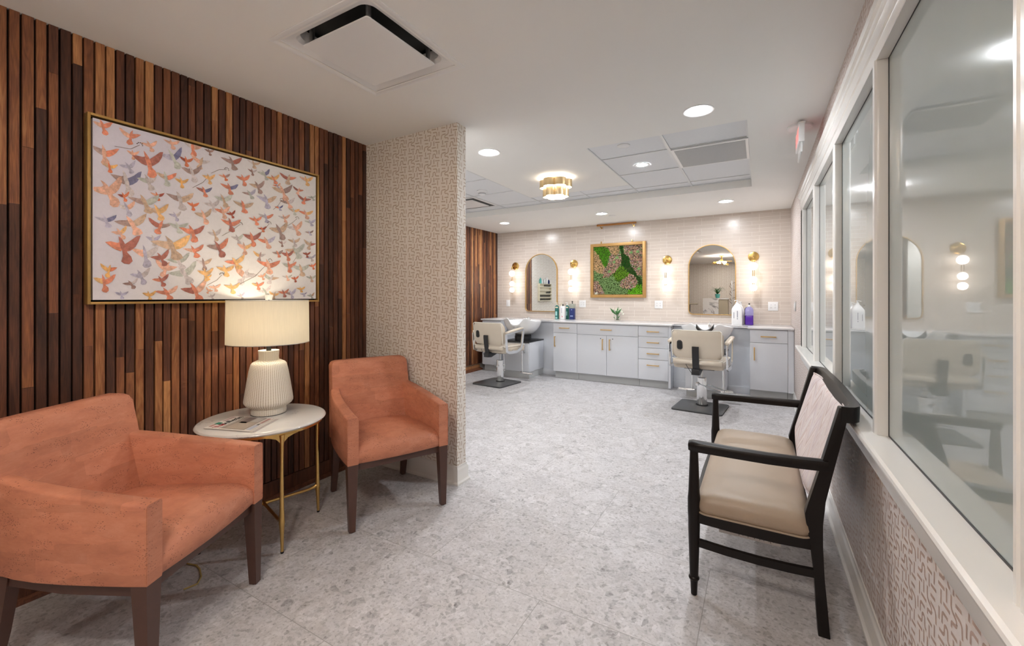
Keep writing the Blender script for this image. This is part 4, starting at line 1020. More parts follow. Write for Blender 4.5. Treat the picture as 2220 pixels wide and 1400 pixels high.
# upholstered back
m = MB(); nu, nv = 30, 16
def backp(u, v, off=0.0):
    y = 2.014+0.99*u
    zb = 0.545-0.135*math.sin(PI*u)**0.55 if 0 < u < 1 else 0.545
    z = zb+(0.838-zb)*v
    bow = 0.040*math.sin(PI*u)**0.7 if 0 < u < 1 else 0
    e = min(u, 1-u, 0.06)/0.06; f = min(v, 1-v, 0.07)/0.07
    puff = 0.018*math.sqrt(max(0, 1-(1-e)**2))*math.sqrt(max(0, 1-(1-f)**2))
    return (fx(z)+0.022+bow*(0.4+0.6*v)-puff+off, y, z)
fr = [[backp(i/nu, j/nv) for j in range(nv+1)] for i in range(nu+1)]
bk = [[(fx(p[2])+0.040+0.040*(math.sin(PI*i/nu)**0.7 if 0 < i < nu else 0)*(0.4+0.6*j/nv), p[1], p[2]) for j, p in enumerate(r)] for i, r in enumerate(fr)]
rings = [fr[i]+bk[i][::-1] for i in range(nu+1)]
m.loft(rings); m.build('back_upholstery', 'fabric', t, world=True, ang=60)
edge = [backp(i/nu, 1, -0.001) for i in range(nu+1)]
edge2 = [backp(i/nu, 0, -0.001) for i in range(nu+1)]
m = MB(); m.tube(edge, 0.0045, 8); m.tube(edge2, 0.0045, 8); m.tube([backp(0, j/nv, -0.001) for j in range(nv+1)], 0.0045, 8); m.tube([backp(1, j/nv, -0.001) for j in range(nv+1)], 0.0045, 8)
m.build('welt', 'fabric', t, world=True)
# seat
plan = rrect(-0.232, 0.176, 1.962, 3.056, 0.045)
plan = [(x+(-0.012*(1-((y-2.509)/0.55)**2) if x < 0 else 0.0), y) for x, y in plan]
m = MB(); cushion(m, plan, [(0.360, 0.010), (0.364, 0.003), (0.385, -0.002), (0.405, 0.0), (0.425, 0.008), (0.440, 0.024), (0.450, 0.050), (0.456, 0.090), (0.459, 0.14), (0.460, 0.17)])
m.build('seat', 'vinyl', t, world=True, ang=60)
m = MB(); m.tube([(x, y, 0.3625) for x, y in plan], 0.0042, 8, loop=True); m.build('seat_welt', 'vinyl', t, world=True)
# seat rails
m = MB()
def rail(p):
    m.loft([[(x+nx*0.011, y+ny*0.011, 0.316), (x+nx*0.011, y+ny*0.011, 0.358), (x-nx*0.011, y-ny*0.011, 0.358), (x-nx*0.011, y-ny*0.011, 0.316)] for x, y, nx, ny in p])
rail([(-0.235, 1.985, 0, 1), (-0.10, 1.974, 0, 1), (0.06, 1.974, 0, 1), (0.17, 1.988, 0, 1)])
rail([(-0.235, 3.033, 0, 1), (-0.10, 3.044, 0, 1), (0.06, 3.044, 0, 1), (0.17, 3.030, 0, 1)])
rail([(-0.240, 2.0, 1, 0), (-0.249, 2.25, 1, 0), (-0.252, 2.51, 1, 0), (-0.249, 2.77, 1, 0), (-0.240, 3.02, 1, 0)]); rail([(0.178, 2.0, 1, 0), (0.178, 3.02, 1, 0)])
m.build('seat_rail', 'espresso', t, world=True)
for y in (SY0+0.013, SY1-0.013):
    m = MB(); m.loft([[(x, y+s_-0.009, z-0.015), (x, y+s_+0.009, z-0.015), (x, y+s_+0.009, z+0.015), (x, y+s_-0.009, z+0.015)] for x, z, s_ in ((-0.232, 0.228, 0), (-0.12, 0.221, 0.0), (0.0, 0.219, 0.0), (0.10, 0.222, 0.0), (0.182, 0.228, 0.0))])
    m.build('stretcher', 'espresso', t, world=True)
m = MB(); m.c = (0.7, 0.66, 0.63); m.box(-0.15, 0.075, 2.03, 2.0308, 0.272, 0.318)
m.c = (0.12, 0.10, 0.10); random.seed(3)
for i in range(46):
    x = -0.145+i*0.0047
    if random.random() < 0.8: m.box(x, x+0.0022, 2.0292, 2.0299, 0.276+random.random()*0.012, 0.296+random.random()*0.02)
m.build('care_tag', 'paper_print', t, world=True)
# ============================================================ salon end
ZC = 0.892
CY, DY = 6.125, 6.160
# countertop, one continuous slab with two set-backs for the basins
m = MB()
m.prism([(-4.16, YB-0.001), (-4.16, CY), (-3.765, CY), (-3.765, 6.325), (-2.825, 6.325), (-2.825, CY), (-1.03, CY), (-1.03, 6.325), (-0.125, 6.325), (-0.125, CY), (XR-0.004, CY), (XR-0.004, YB-0.001)], 'z', ZC-0.022, ZC, bev=0.002)
o = m.build('worktop', 'quartz'); tag(o, 'long white quartz worktop along the tiled back wall', 'worktop')

def handle(parent, cx, cz, L, vert=False, mat='gold'):
    m = MB(); y = DY-0.032
    if vert:
        m.box(cx-0.006, cx+0.006, y-0.006, y+0.004, cz-L/2, cz+L/2, bev=0.0015)
        for s in (-1, 1): m.box(cx-0.005, cx+0.005, y, DY, cz+s*(L/2-0.008)-0.005, cz+s*(L/2-0.008)+0.005)
    else:
        m.box(cx-L/2, cx+L/2, y-0.006, y+0.004, cz-0.006, cz+0.006, bev=0.0015)
        for s in (-1, 1): m.box(cx+s*(L/2-0.008)-0.005, cx+s*(L/2-0.008)+0.005, y, DY, cz-0.005, cz+0.005)
    wl = m.build('handle', mat, parent)
    wl.location = (-parent.parent.location.x, -parent.parent.location.y, 0) if parent.parent else (0, 0, 0)
    return wl
def cabinet(label, x0, x1, fronts, end_r=False, filler=None):
    """fronts: list of (kind, x0, x1, z0, z1, [handle specs])"""
    t = thing('base_cabinet', label, 'cabinet', ((x0+x1)/2, 6.5, 0))
    def part(nm, mb_, mat, par=t): 
        return mb_.build(nm, mat, t, world=True)
    m = MB(); m.box(x0+0.001, x1-0.001, DY+0.020, YB-0.002, 0.105, ZC-0.0225); 
    if filler: m.box(filler[0], filler[1], DY+0.004, DY+0.024, 0.105, ZC-0.0225)
    part('carcass', m, 'cabinet')
    m = MB(); m.box(x0+0.002, x1-0.002, 6.235, 6.255, 0, 0.105); m.box(x0+0.04, x1-0.04, 6.255, YB-0.01, 0, 0.104); part('toe_kick', m, 'toe')
    if filler:
        m = MB(); m.box(filler[0]+0.001, filler[1], 6.235, 6.255, 0, 0.105); m.box(filler[0]+0.01, filler[1], 6.255, YB-0.01, 0, 0.104); part('toe_kick', m, 'toe')
    if end_r:
        m = MB(); m.box(x1, x1+0.029, DY+0.002, YB-0.002, 0.012, ZC-0.0225); m.box(x1, x1+0.031, DY+0.07, DY+0.2, 0, 0.09); part('end_panel', m, 'cabinet')
    for kind, a, b, z0, z1, hs in fronts:
        m = MB(); m.box(a+0.0022, b-0.0022, DY, DY+0.019, z0+0.0022, z1-0.0022, bev=0.001)
        f = part(kind, m, 'cabinet')
        for h in hs:
            if h[0] == 'h': handle(f, h[1], h[2], 0.165)
            elif h[0] == 'v': handle(f, h[1], h[2], 0.162, True)
            elif h[0] == 'k':
                mm = MB(); mm.lathe([(0.001, -0.002), (0.007, -0.002), (0.007, 0)], (h[1], DY-0.0003, h[2]), 16, 'y'); k = mm.build('lock', 'black', f); k.location = (-t.location.x, -t.location.y, 0)
    return t
TOPZ = 0.862
cabinet('white cabinet at the far left by the walnut wall with a drawer over a door', -4.150, -3.780, [('drawer', -4.150, -3.780, 0.712, TOPZ, [('h', -3.965, 0.789)]), ('door', -4.150, -3.780, 0.110, 0.712, [])])
cabinet('narrow white cabinet right of the left basin, with one drawer over one door', -2.806, -2.411, [('drawer', -2.806, -2.411, 0.712, TOPZ, [('h', -2.613, 0.787)]), ('door', -2.806, -2.411, 0.110, 0.712, [('v', -2.772, 0.573)])])
cabinet('wide white cabinet under the moss picture with two locked doors below a drawer', -2.411, -1.489, [('drawer', -2.411, -1.489, 0.700, TOPZ, [('h', -1.950, 0.784)]), ('door', -2.411, -1.950, 0.110, 0.700, [('v', -2.003, 0.567), ('k', -2.040, 0.652)]), ('door', -1.950, -1.489, 0.110, 0.700, [('v', -1.897, 0.567), ('k', -1.858, 0.652)])])
cabinet('white chest of four drawers with gold handles, left of the right basin', -1.489, -1.080, [('drawer', -1.489, -1.080, 0.713, TOPZ, [('h', -1.283, 0.785)]), ('drawer', -1.489, -1.080, 0.555, 0.713, [('h', -1.283, 0.633)]), ('drawer', -1.489, -1.080, 0.393, 0.555, [('h', -1.283, 0.478)]), ('drawer', -1.489, -1.080, 0.110, 0.393, [('h', -1.283, 0.316)])], end_r=True)
cabinet('white cabinet at the far right under the windows wall with drawer and door', -0.104, 0.300, [('drawer', -0.104, 0.300, 0.700, TOPZ, [('h', 0.096, 0.780)]), ('door', -0.104, 0.300, 0.110, 0.700, [('v', -0.054, 0.562)])], filler=(0.301, XR-0.004))

# recess panels behind the basins
for k, (x0, x1) in enumerate(((-3.779, -2.807), (-1.050, -0.105))):
    m = MB(); m.box(x0+0.001, x1-0.001, 6.385, 6.40, 0, ZC-0.0235); m.box(x0+0.001, x1-0.001, 6.372, 6.385, 0, 0.095, bev=0.003)
    struct(m.build('trim_%d' % (5+k), 'cabinet'), 'white service panel behind the %s basin' % ('left' if k == 0 else 'right'))

# ---- shampoo basins
def basin(label, cx, neck):
    t = thing('shampoo_basin', label, 'wash basin', (cx, 6.07, 0))
    # pedestal cabinet
    m = MB(); m.box(-0.232, 0.232, -0.195, 0.295, 0.105, 0.560, bev=0.002); m.build('pedestal', 'cabinet', t)
    m = MB(); m.box(-0.222, 0.222, -0.185, 0.285, 0.0, 0.105); m.build('toe_kick', 'toe', t)
    m = MB(); m.box(-0.226, 0.226, -0.214, -0.196, 0.112, 0.545, bev=0.0015); d = m.build('door', 'cabinet', t)
    m = MB(); m.box(0.150, 0.160, -0.240, -0.232, 0.40, 0.50, bev=0.001)
    for z in (0.405, 0.495): m.box(0.150, 0.160, -0.236, -0.214, z-0.005, z+0.005)
    m.build('handle', 'steel', d)
    m = MB(); m.box(-0.238, 0.238, -0.225, 0.298, 0.561, 0.579, bev=0.003); m.build('pedestal_top', 'black', t)
    m = MB(); m.lathe([(0.135, 0.579), (0.135, 0.640), (0.11, 0.655), (0.11, 0.675)], (0.0, 0.02, 0), 32); m.box(-0.15, 0.10, 0.02, 0.12, 0.579, 0.66, bev=0.01)
    m.build('tilt_mount', 'black', t)
    # ceramic bowl: angle 0 = +x, the neck notch faces -y
    m = MB(); n = 64
    def rimz(a):
        d = (a+PI/2+PI) % (2*PI)-PI
        z = 0.905+0.012*math.sin(a)*-1
        z += 0.022*math.exp(-((abs(d)-0.52)/0.16)**2)
        z -= 0.085*math.exp(-(abs(d)/0.30)**4)
        return z-0.018*abs(math.cos(a))**4
    def ringp(k, s_, z=None, zz=0.0, oy=0.0):
        o = []
        for i in range(n):
            a = 2*PI*i/n; c_, s2 = math.cos(a), math.sin(a)
            rx = abs(c_)**0.86*(1 if c_ > 0 else -1)*0.308*s_; ry = abs(s2)**0.86*(1 if s2 > 0 else -1)*0.245*s_
            o.append((rx, ry+oy, (rimz(a)+zz) if z is None else z))
        return o
    rings = [ringp(0, 0.30, 0.668, oy=0.02), ringp(0, 0.42, 0.672, oy=0.02), ringp(0, 0.62, 0.700, oy=0.01), ringp(0, 0.80, 0.752), ringp(0, 0.92, 0.808), ringp(0, 0.985, None, -0.028), ringp(0, 1.0, None, -0.012), ringp(0, 1.0, None, -0.003), ringp(0, 0.99, None, 0.0), ringp(0, 0.965, None, 0.0), ringp(0, 0.95, None, -0.006), ringp(0, 0.93, None, -0.025), ringp(0, 0.84, 0.80), ringp(0, 0.66, 0.75), ringp(0, 0.35, 0.72, oy=0.02), ringp(0, 0.05, 0.715, oy=0.02)]
    m.loft(rings); m.build('bowl', 'ceramic', t, ang=60)
    m = MB(); m.tube([(0.02, 0.20, 0.885), (0.02, 0.19, 0.925), (0.02, 0.15, 0.935), (0.02, 0.11, 0.915)], [0.012, 0.011, 0.010, 0.010], 12); m.lathe([(0.022, 0.86), (0.022, 0.89), (0.016, 0.90)], (0.02, 0.20, 0), 16)
    m.box(0.012, 0.028, 0.195, 0.225, 0.925, 0.932, bev=0.002); m.build('tap', 'chrome', t)
    if neck:
        m = MB(); rings = []
        for i in range(17):
            u = -1+2*i/16; x = u*0.098; z = 0.845+0.075*abs(u)**2.2
            rings.append([(x, -0.262+0.01*abs(u), z), (x, -0.225, z+0.012), (x*1.06, -0.205, z+0.006), (x*1.05, -0.215, z-0.035), (x*1.03, -0.255, z-0.040)])
        m.loft(rings); m.build('neck_rest', 'black', t, ang=60)
    return t
basin('white shampoo basin on a black topped pedestal at the left', -3.310, False)
basin('white shampoo basin with black neck rest behind the right styling chair', -0.590, True)

# ---- styling chairs (built facing +y, column at the origin)
def styling_chair(label, loc, rz, pedal=True):
    t = thing('styling_chair', label, 'salon chair', loc, rz, 'hydraulic styling chairs')
    m = MB(); m.prism([(p[0], p[1]) for p in rrect(-0.262, 0.262, -0.345, 0.185, 0.035, 3)], 'z', 0.004, 0.019, bev=0.003); m.build('base_plate', 'grey_plate', t)
    m = MB(); m.prism(rrect(-0.264, 0.264, -0.347, 0.187, 0.036, 3), 'z', 0.0, 0.008); m.build('base_edge', 'rubber', t)
    m = MB(); m.lathe([(0.066, 0.019), (0.066, 0.026), (0.056, 0.030)], seg=32, cap=False); m.build('base_collar', 'rubber', t)
    m = MB(); m.lathe([(0.054, 0.022), (0.055, 0.03), (0.055, 0.335), (0.050, 0.342), (0.02, 0.342)], seg=40); m.build('column', 'chrome', t)
    m = MB(); m.lathe([(0.017, 0.34), (0.017, 0.452)], seg=20); m.build('piston', 'steel', t)
    m = MB(); m.box(-0.16, 0.16, -0.16, 0.16, 0.448, 0.466, bev=0.004); m.build('seat_plate', 'black', t)
    # seat
    m = MB(); plan = rrect(-0.262, 0.262, -0.255, 0.285, 0.05)
    cushion(m, plan, [(0.466, 0.02), (0.470, 0.006), (0.485, 0.0), (0.535, 0.0), (0.552, 0.006), (0.562, 0.02), (0.570, 0.06), (0.574, 0.12), (0.575, 0.18)]); s_ = m.build('seat', 'chair_vinyl', t, ang=60)
    m = MB(); m.tube([(x, y, 0.556) for x, y in plan], 0.0045, 8, loop=True); m.build('piping', 'piping', s_)
    # backrest, gently curved, leaning back
    m = MB(); rings = []
    nb = 16
    def bp(u, z): return -0.235-0.045*(z-0.58)/0.32-0.035*(1-u*u)
    for i in range(nb+1):
        u = -1+2*i/nb; hw = 0.268; x = u*hw
        e = 1-abs(u); rr = 0.05
        def trim(z0, z1):
            if e*hw < rr: q = rr-math.sqrt(max(0, rr*rr-(rr-e*hw)**2)); return z0+q, z1-q
            return z0, z1
        z0, z1 = trim(0.588, 0.900)
        drop = 0.012*abs(u)**2
        z1 -= drop*0
        th = 0.062
        ring = []
        for k in range(9):
            z = z0+(z1-z0)*k/8; ins = 0.012 if k in (0, 8) else 0
            ring.append((x, bp(u, z)+th*0.5-ins, z))
        for k in range(9):
            z = z1-(z1-z0)*k/8; ins = 0.012 if k in (0, 8) else 0
            ring.append((x, bp(u, z)-th*0.5+ins, z))
        rings.append(ring)
    m.loft(rings); bk = m.build('backrest', 'chair_vinyl', t, ang=60)
    m = MB(); loop = []
    for z in (0.60, 0.66, 0.74, 0.82, 0.885): loop.append((-0.258, bp(-0.95, z)-0.033, z))
    for u in (-0.9, -0.5, 0, 0.5, 0.9): loop.append((u*0.265, bp(u, 0.897)-0.020, 0.900))
    for z in (0.885, 0.82, 0.74, 0.66, 0.60): loop.append((0.258, bp(0.95, z)-0.033, z))
    m.tube(loop, 0.005, 8)
    loop = [(u*0.262, bp(u, 0.56)-0.038-0.014*(1-u*u), 0.575-0.035*(1-u*u)) for u in (-1, -0.8, -0.5, -0.2, 0.2, 0.5, 0.8, 1)]
    m.tube(loop, 0.006, 8); m.build('piping', 'piping', bk)
    # lower roll behind the seat
    m = MB(); rings = []
    for i in range(13):
        u = -1+2*i/12; x = u*0.255; y = -0.262-0.022*(1-u*u)
        rings.append([(x, y+0.04*math.cos(a)*(1 if abs(u) < 0.99 else 0.4), 0.545+0.034*math.sin(a)) for a in [2*PI*k/12 for k in range(12)]])
    m.loft(rings); m.build('lumbar_roll', 'chair_vinyl', t)
    # grip hole
    m = MB(); yb = bp(-0.6, 0.735)-0.0335
    m.prism([(x-0.172, z+0.735) for x, z in rrect(-0.030, 0.030, -0.052, 0.052, 0.024)], 'y', yb-0.005, yb+0.004, bev=0.002); g_ = m.build('hand_grip', 'black', bk)
    m = MB(); m.prism([(x-0.172, z+0.735) for x, z in rrect(-0.018, 0.018, -0.040, 0.040, 0.015)], 'y', yb-0.0058, yb-0.0045); m.build('grip_slot', 'rubber', t)
    # back bracket and recline box
    m = MB(); rings = [[(x, y, z) for x, y in ((-0.064, yy-0.006), (0.006, yy-0.006), (0.006, yy+0.008), (-0.064, yy+0.008))] for z, yy in ((0.725, -0.342), (0.70, -0.345), (0.62, -0.336), (0.56, -0.325), (0.50, -0.312), (0.46, -0.305))]
    m.loft([[(x+0.028, y, z) for x, y, z in r] for r in rings]); m.build('back_bracket', 'black', t)
    m = MB(); m.prism([(-0.325, 0.475), (-0.33, 0.41), (-0.25, 0.405), (-0.10, 0.45), (-0.10, 0.475)], 'x', -0.045, 0.035, bev=0.004); m.build('recline_box', 'black', t)
    m = MB(); m.tube([(-0.12, -0.30, 0.545), (-0.095, -0.315, 0.50), (-0.05, -0.31, 0.43)], 0.003, 6); m.build('release_cable', 'black', t)
    for sg in (-1, 1):
        m = MB(); x = sg*0.300; pts = [(x, -0.235, 0.500), (x, -0.255, 0.62), (x, -0.262, 0.735), (x, -0.24, 0.748), (x, 0.10, 0.790), (x, 0.150, 0.790), (x, 0.165, 0.775), (x, 0.125, 0.56), (x, 0.10, 0.515), (x, 0.0, 0.480), (x, -0.18, 0.482), (x, -0.235, 0.500)]
        m.tube(pts[:-1], 0.008, 8, flat=(0.020 if False else 0.007, 0.021), loop=True); fr_ = m.build('arm_frame', 'chrome', t)
        m = MB(); m.tube([(sg*0.262, -0.05, 0.50), (sg*0.295, -0.05, 0.49)], 0.012, 10); m.build('arm_bolt', 'steel', fr_)
        m = MB(); rings = []
        for y, z, ww, hh in ((-0.262, 0.762, 0.010, 0.008), (-0.255, 0.764, 0.024, 0.014), (-0.20, 0.772, 0.030, 0.018), (-0.05, 0.790, 0.031, 0.018), (0.09, 0.806, 0.029, 0.017), (0.140, 0.808, 0.024, 0.014), (0.152, 0.806, 0.010, 0.008)):
            rings.append([(x+ww*math.cos(a), y, z+hh*math.sin(a)) for a in [2*PI*k/12 for k in range(12)]])
        m.loft(rings); m.build('armrest', 'chair_vinyl', t)
        # footrest
        m = MB(); xx = sg*0.175
        m.tube([(xx, 0.20, 0.475), (xx, 0.285, 0.470), (xx, 0.31, 0.440), (xx, 0.315, 0.40), (xx, 0.325, 0.13), (xx, 0.325, 0.105)], 0.0125, 12); m.build('footrest_tube', 'chrome', t)
        m = MB(); m.tube([(xx-sg*0.03, 0.325, 0.118), (xx+sg*0.03, 0.325, 0.112), (xx+sg*0.09, 0.34, 0.108), (xx+sg*0.17, 0.35, 0.110)], [0.016, 0.018, 0.014, 0.010], 10)
        m.box(min(xx, xx+sg*0.175), max(xx, xx+sg*0.175), 0.315, 0.385, 0.098, 0.108, bev=0.004); m.build('foot_plate', 'chrome', t)
    if pedal:
        m = MB(); m.tube([(-0.045, -0.05, 0.268), (-0.02, -0.06, 0.270), (0.10, -0.02, 0.225), (0.23, 0.06, 0.180), (0.30, 0.09, 0.178), (0.305, 0.12, 0.178)], 0.006, 8)
        m.tube([(0.05, 0.03, 0.262), (0.15, 0.05, 0.225), (0.24, 0.09, 0.195), (0.30, 0.10, 0.192)], 0.006, 8); m.tube([(0.23, 0.07, 0.180), (0.31, 0.10, 0.180)], 0.012, 10); m.box(-0.055, -0.03, -0.065, -0.045, 0.245, 0.285, bev=0.003); m.build('pump_pedal', 'chrome', t)
    else:
        m = MB(); m.box(-0.015, 0.02, -0.075, -0.05, 0.235, 0.262, bev=0.004); m.tube([(0.0, -0.07, 0.25), (-0.06, -0.07, 0.25)], 0.004, 8); m.tube([(0.055, 0.0, 0.26), (0.085, 0.0, 0.262)], 0.010, 8); m.build('pump_pedal', 'chrome', t)
    return t
styling_chair('cream hydraulic styling chair at the left basin, its side and back showing', (-3.335, 5.43, 0), math.radians(-6), pedal=False)
styling_chair('cream hydraulic styling chair at the right basin, seen squarely from behind', (-0.578, 5.42, 0), math.radians(-5))

# ---- arched mirrors
def arch(w2, z0, z1, r, n=28, inset=0.0):
    w_ = w2-inset; zc = z1-w2; o = []
    rb = max(r-inset, 0.004)
    for i in range(n+1):
        a = PI*i/n; o.append((w_*math.cos(a), zc+w_*math.sin(a)))
    for cx, a0 in ((-w_+rb, PI), (w_-rb, 1.5*PI)):
        for i in range(7):
            a = a0+PI/2*i/6; o.append((cx+rb*math.cos(a), z0+inset+rb+rb*math.sin(a)))
    return o
for cx, lab in ((-3.355, 'arched gold framed mirror over the left basin, between the two left wall lights'), (-0.600, 'arched gold framed mirror over the right basin, between the two right wall lights')):
    t = thing('arched_mirror', lab, 'mirror', (cx, YB, 1.5), group='arched gold mirrors')
    A_ = lambda ins, y: [(x, y, z-1.5) for x, z in arch(0.314, 1.008, 2.032, 0.06, inset=ins)]
    m = MB(); m.loft([A_(0, -0.002), A_(0, -0.026), A_(0.002, -0.029), A_(0.009, -0.029), A_(0.011, -0.026), A_(0.011, -0.004)], cap=False); m.build('mirror_frame', 'gold', t, ang=40)
    m = MB(); m.loft([A_(0.010, -0.012), A_(0.010, -0.004)]); m.build('mirror_glass', 'mirror', t, ang=20)

# ---- globe wall lights
for i, x in enumerate((-3.880, -2.735, -1.217, -0.071)):
    t = thing('wall_light', ['brass wall light with three globes at the far left, next to the walnut wall', 'brass wall light with three globes right of the left mirror', 'brass wall light with three globes between moss picture and right mirror', 'brass wall light with three globes at the far right of the tiled wall'][i], 'wall light', (x, YB, 1.6), group='three globe brass wall lights')
    m = MB(); m.lathe([(0.001, -0.024), (0.055, -0.022), (0.066, -0.018), (0.068, -0.012), (0.068, 0.0)], (0, 0, 0.232), 40, 'y'); m.build('wall_plate', 'brass', t)
    m = MB(); y = -0.135; m.tube([(0, -0.02, 0.232), (0, -0.10, 0.225), (0, y, 0.205), (0, y, 0.19)], 0.008, 10)
    for dx in (-0.010, 0.010): m.tube([(dx, y, 0.20), (dx, y, -0.262)], 0.0035, 8)
    m.lathe([(0.006, -0.03), (0.006, 0.0)], (0.0, y, 0.205), 12); m.build('arm', 'brass', t)
    for z, r in ((0.090, 0.053), (-0.094, 0.045), (-0.206, 0.045)):
        m = MB(); m.sphere((0, y, z), r, 28, 18); m.build('globe', 'globe', t)

# ---- moss picture
AX0, AX1, AZ0, AZ1 = -2.429, -1.533, 1.257, 2.140
t = thing('moss_picture', 'brass framed panel of green and brown preserved moss on the tiled wall', 'wall art', ((AX0+AX1)/2, YB, 1.7))
m = MB(); f = 0.048; ya, yb = YB-0.045, YB-0.001
for x0, x1, z0, z1 in ((AX0, AX0+f, AZ0, AZ1), (AX1-f, AX1, AZ0, AZ1), (AX0+f, AX1-f, AZ0, AZ0+f), (AX0+f, AX1-f, AZ1-f, AZ1)): m.box(x0, x1, ya, yb, z0, z1, bev=0.002)
m.build('picture_frame', simple('burnished_copper_frame', (0.46, 0.26, 0.085), 0.45, metal=0.4, var=0.2, vscale=9), t, world=True)
m = MB(); 
for x in (-2.248, -1.748):
    m = MB(); m.box(x-0.008, x+0.008, ya+0.01, ya+0.03, AZ1, AZ1+0.035, bev=0.002); m.tube([(x, YB-0.02, AZ1+0.03), (x, YB-0.02, AZ1+0.045)], 0.0015, 6)
    m.build('hanger', 'brass', t, world=True)
ix0, ix1, iz0, iz1 = AX0+f, AX1-f, AZ0+f, AZ1-f
m = MB(); m.c = (0.05, 0.07, 0.02); m.box(ix0, ix1, YB-0.022, YB-0.004, iz0, iz1)
DG, BG, MG, SG, TN, BR, LG = (0.018, 0.085, 0.012), (0.085, 0.26, 0.015), (0.13, 0.26, 0.02), (0.20, 0.31, 0.12), (0.52, 0.35, 0.19), (0.26, 0.155, 0.12), (0.15, 0.42, 0.02)
def inpoly(x, y, P):
    r = False
    for i in range(len(P)):
        x1, y1 = P[i]; x2, y2 = P[i-1]
        if (y1 > y) != (y2 > y) and x < (x2-x1)*(y-y1)/(y2-y1)+x1: r = not r
    return r
# regions in panel fractions (u right, v up), read from the artwork
REG = [(BG, [(0.0, 1), (0.22, 1), (0.33, 0.93), (0.36, 0.80), (0.30, 0.72), (0.30, 0.60), (0.22, 0.57), (0.12, 0.80), (0.02, 0.93)]),
       (TN, [(0.0, 0.96), (0.05, 0.90), (0.13, 0.78), (0.24, 0.56), (0.20, 0.44), (0.12, 0.44), (0.0, 0.52)]),
       (TN, [(0.22, 1), (0.53, 1), (0.54, 0.84), (0.46, 0.80), (0.37, 0.84), (0.33, 0.93)]),
       (DG, [(0.53, 1), (0.61, 1), (0.63, 0.84), (0.74, 0.74), (0.76, 0.60), (0.88, 0.42), (0.98, 0.30), (1.0, 0.20), (0.92, 0.20), (0.90, 0.30), (0.84, 0.38), (0.74, 0.43), (0.62, 0.56), (0.57, 0.60), (0.58, 0.80)]),
       (BR, [(0.35, 0.82), (0.54, 0.86), (0.58, 0.74), (0.55, 0.60), (0.42, 0.44), (0.32, 0.37), (0.20, 0.36), (0.20, 0.50), (0.28, 0.56), (0.33, 0.70)]),
       (MG, [(0.57, 0.58), (0.68, 0.54), (0.74, 0.44), (0.70, 0.36), (0.58, 0.28), (0.50, 0.26), (0.44, 0.34), (0.40, 0.44), (0.50, 0.56)]),
       (BR, [(0.54, 0.20), (0.62, 0.32), (0.74, 0.42), (0.84, 0.38), (0.90, 0.28), (0.86, 0.16), (0.74, 0.11), (0.60, 0.14)]),
       (BR, [(0.62, 1), (1, 1), (1, 0.36), (0.90, 0.40), (0.77, 0.60), (0.75, 0.74), (0.64, 0.84)]),
       (LG, [(0.70, 0.0), (1, 0), (1, 0.20), (0.90, 0.20), (0.80, 0.12), (0.72, 0.10)])]
random.seed(11)
def region(u, v):
    for c, P in REG:
        if inpoly(u, v, P): return c
    if v < 0.28 and u < 0.22 and (u+v*0.5) < 0.24: return BR
    return SG
for i in range(7200):
    u, v = random.random(), random.random()
    c = region(u+random.gauss(0, 0.006), v+random.gauss(0, 0.006))
    x = ix0+(ix1-ix0)*u; z = iz0+(iz1-iz0)*v
    if c is BR:
        q = random.random(); c = (0.24, 0.14, 0.11) if q < 0.40 else (0.46, 0.29, 0.19) if q < 0.75 else (0.36, 0.27, 0.25) if q < 0.93 else (0.16, 0.28, 0.10)
        s_ = random.uniform(0.008, 0.016); y = YB-0.022-random.uniform(0.004, 0.02)
    elif c is TN: s_ = random.uniform(0.007, 0.012); y = YB-0.022-random.uniform(0.002, 0.014)
    elif c is DG: s_ = random.uniform(0.006, 0.010); y = YB-0.022-random.uniform(0.002, 0.008)
    else: s_ = random.uniform(0.006, 0.012); y = YB-0.022-random.uniform(0.002, 0.014)
    k = random.uniform(0.7, 1.45); m.c = tuple(min(1, a*k) for a in c)
    x = min(max(x, ix0+s_), ix1-s_); z = min(max(z, iz0+s_), iz1-s_)
    a = random.uniform(0, 2*PI)
    P = [(x+s_*math.cos(a+j*2*PI/3), y+random.uniform(0, 0.006), z+s_*math.sin(a+j*2*PI/3)) for j in range(3)]
    top = (x, y-0.006, z)
    v3 = m.verts(P); tt = m.bm.verts.new(top)
    fs = [m.bm.faces.new([v3[j], v3[(j+1) % 3], tt]) for j in range(3)]; m._fin(fs)
# succulent rosettes
for u, v in ((0.44, 0.67), (0.50, 0.76), (0.78, 0.85), (0.91, 0.86), (0.93, 0.52), (0.34, 0.48), (0.07, 0.03)):
    x = ix0+(ix1-ix0)*u; z = iz0+(iz1-iz0)*v; m.c = (0.20, 0.36, 0.13) if u > 0.1 else (0.6, 0.6, 0.5)
    for k in range(14):
        a = k*2.4; r = 0.006+0.0016*k; c_, s2 = math.cos(a), math.sin(a)
        m.face([(x, YB-0.046+0.0006*k, z), (x+c_*r-s2*0.006, YB-0.050+0.0008*k, z+s2*r+c_*0.006), (x+c_*r*1.5, YB-0.050, z+s2*r*1.5), (x+c_*r+s2*0.006, YB-0.050+0.0008*k, z+s2*r-c_*0.006)])
m.build('moss', 'moss', t, world=True, ang=10)
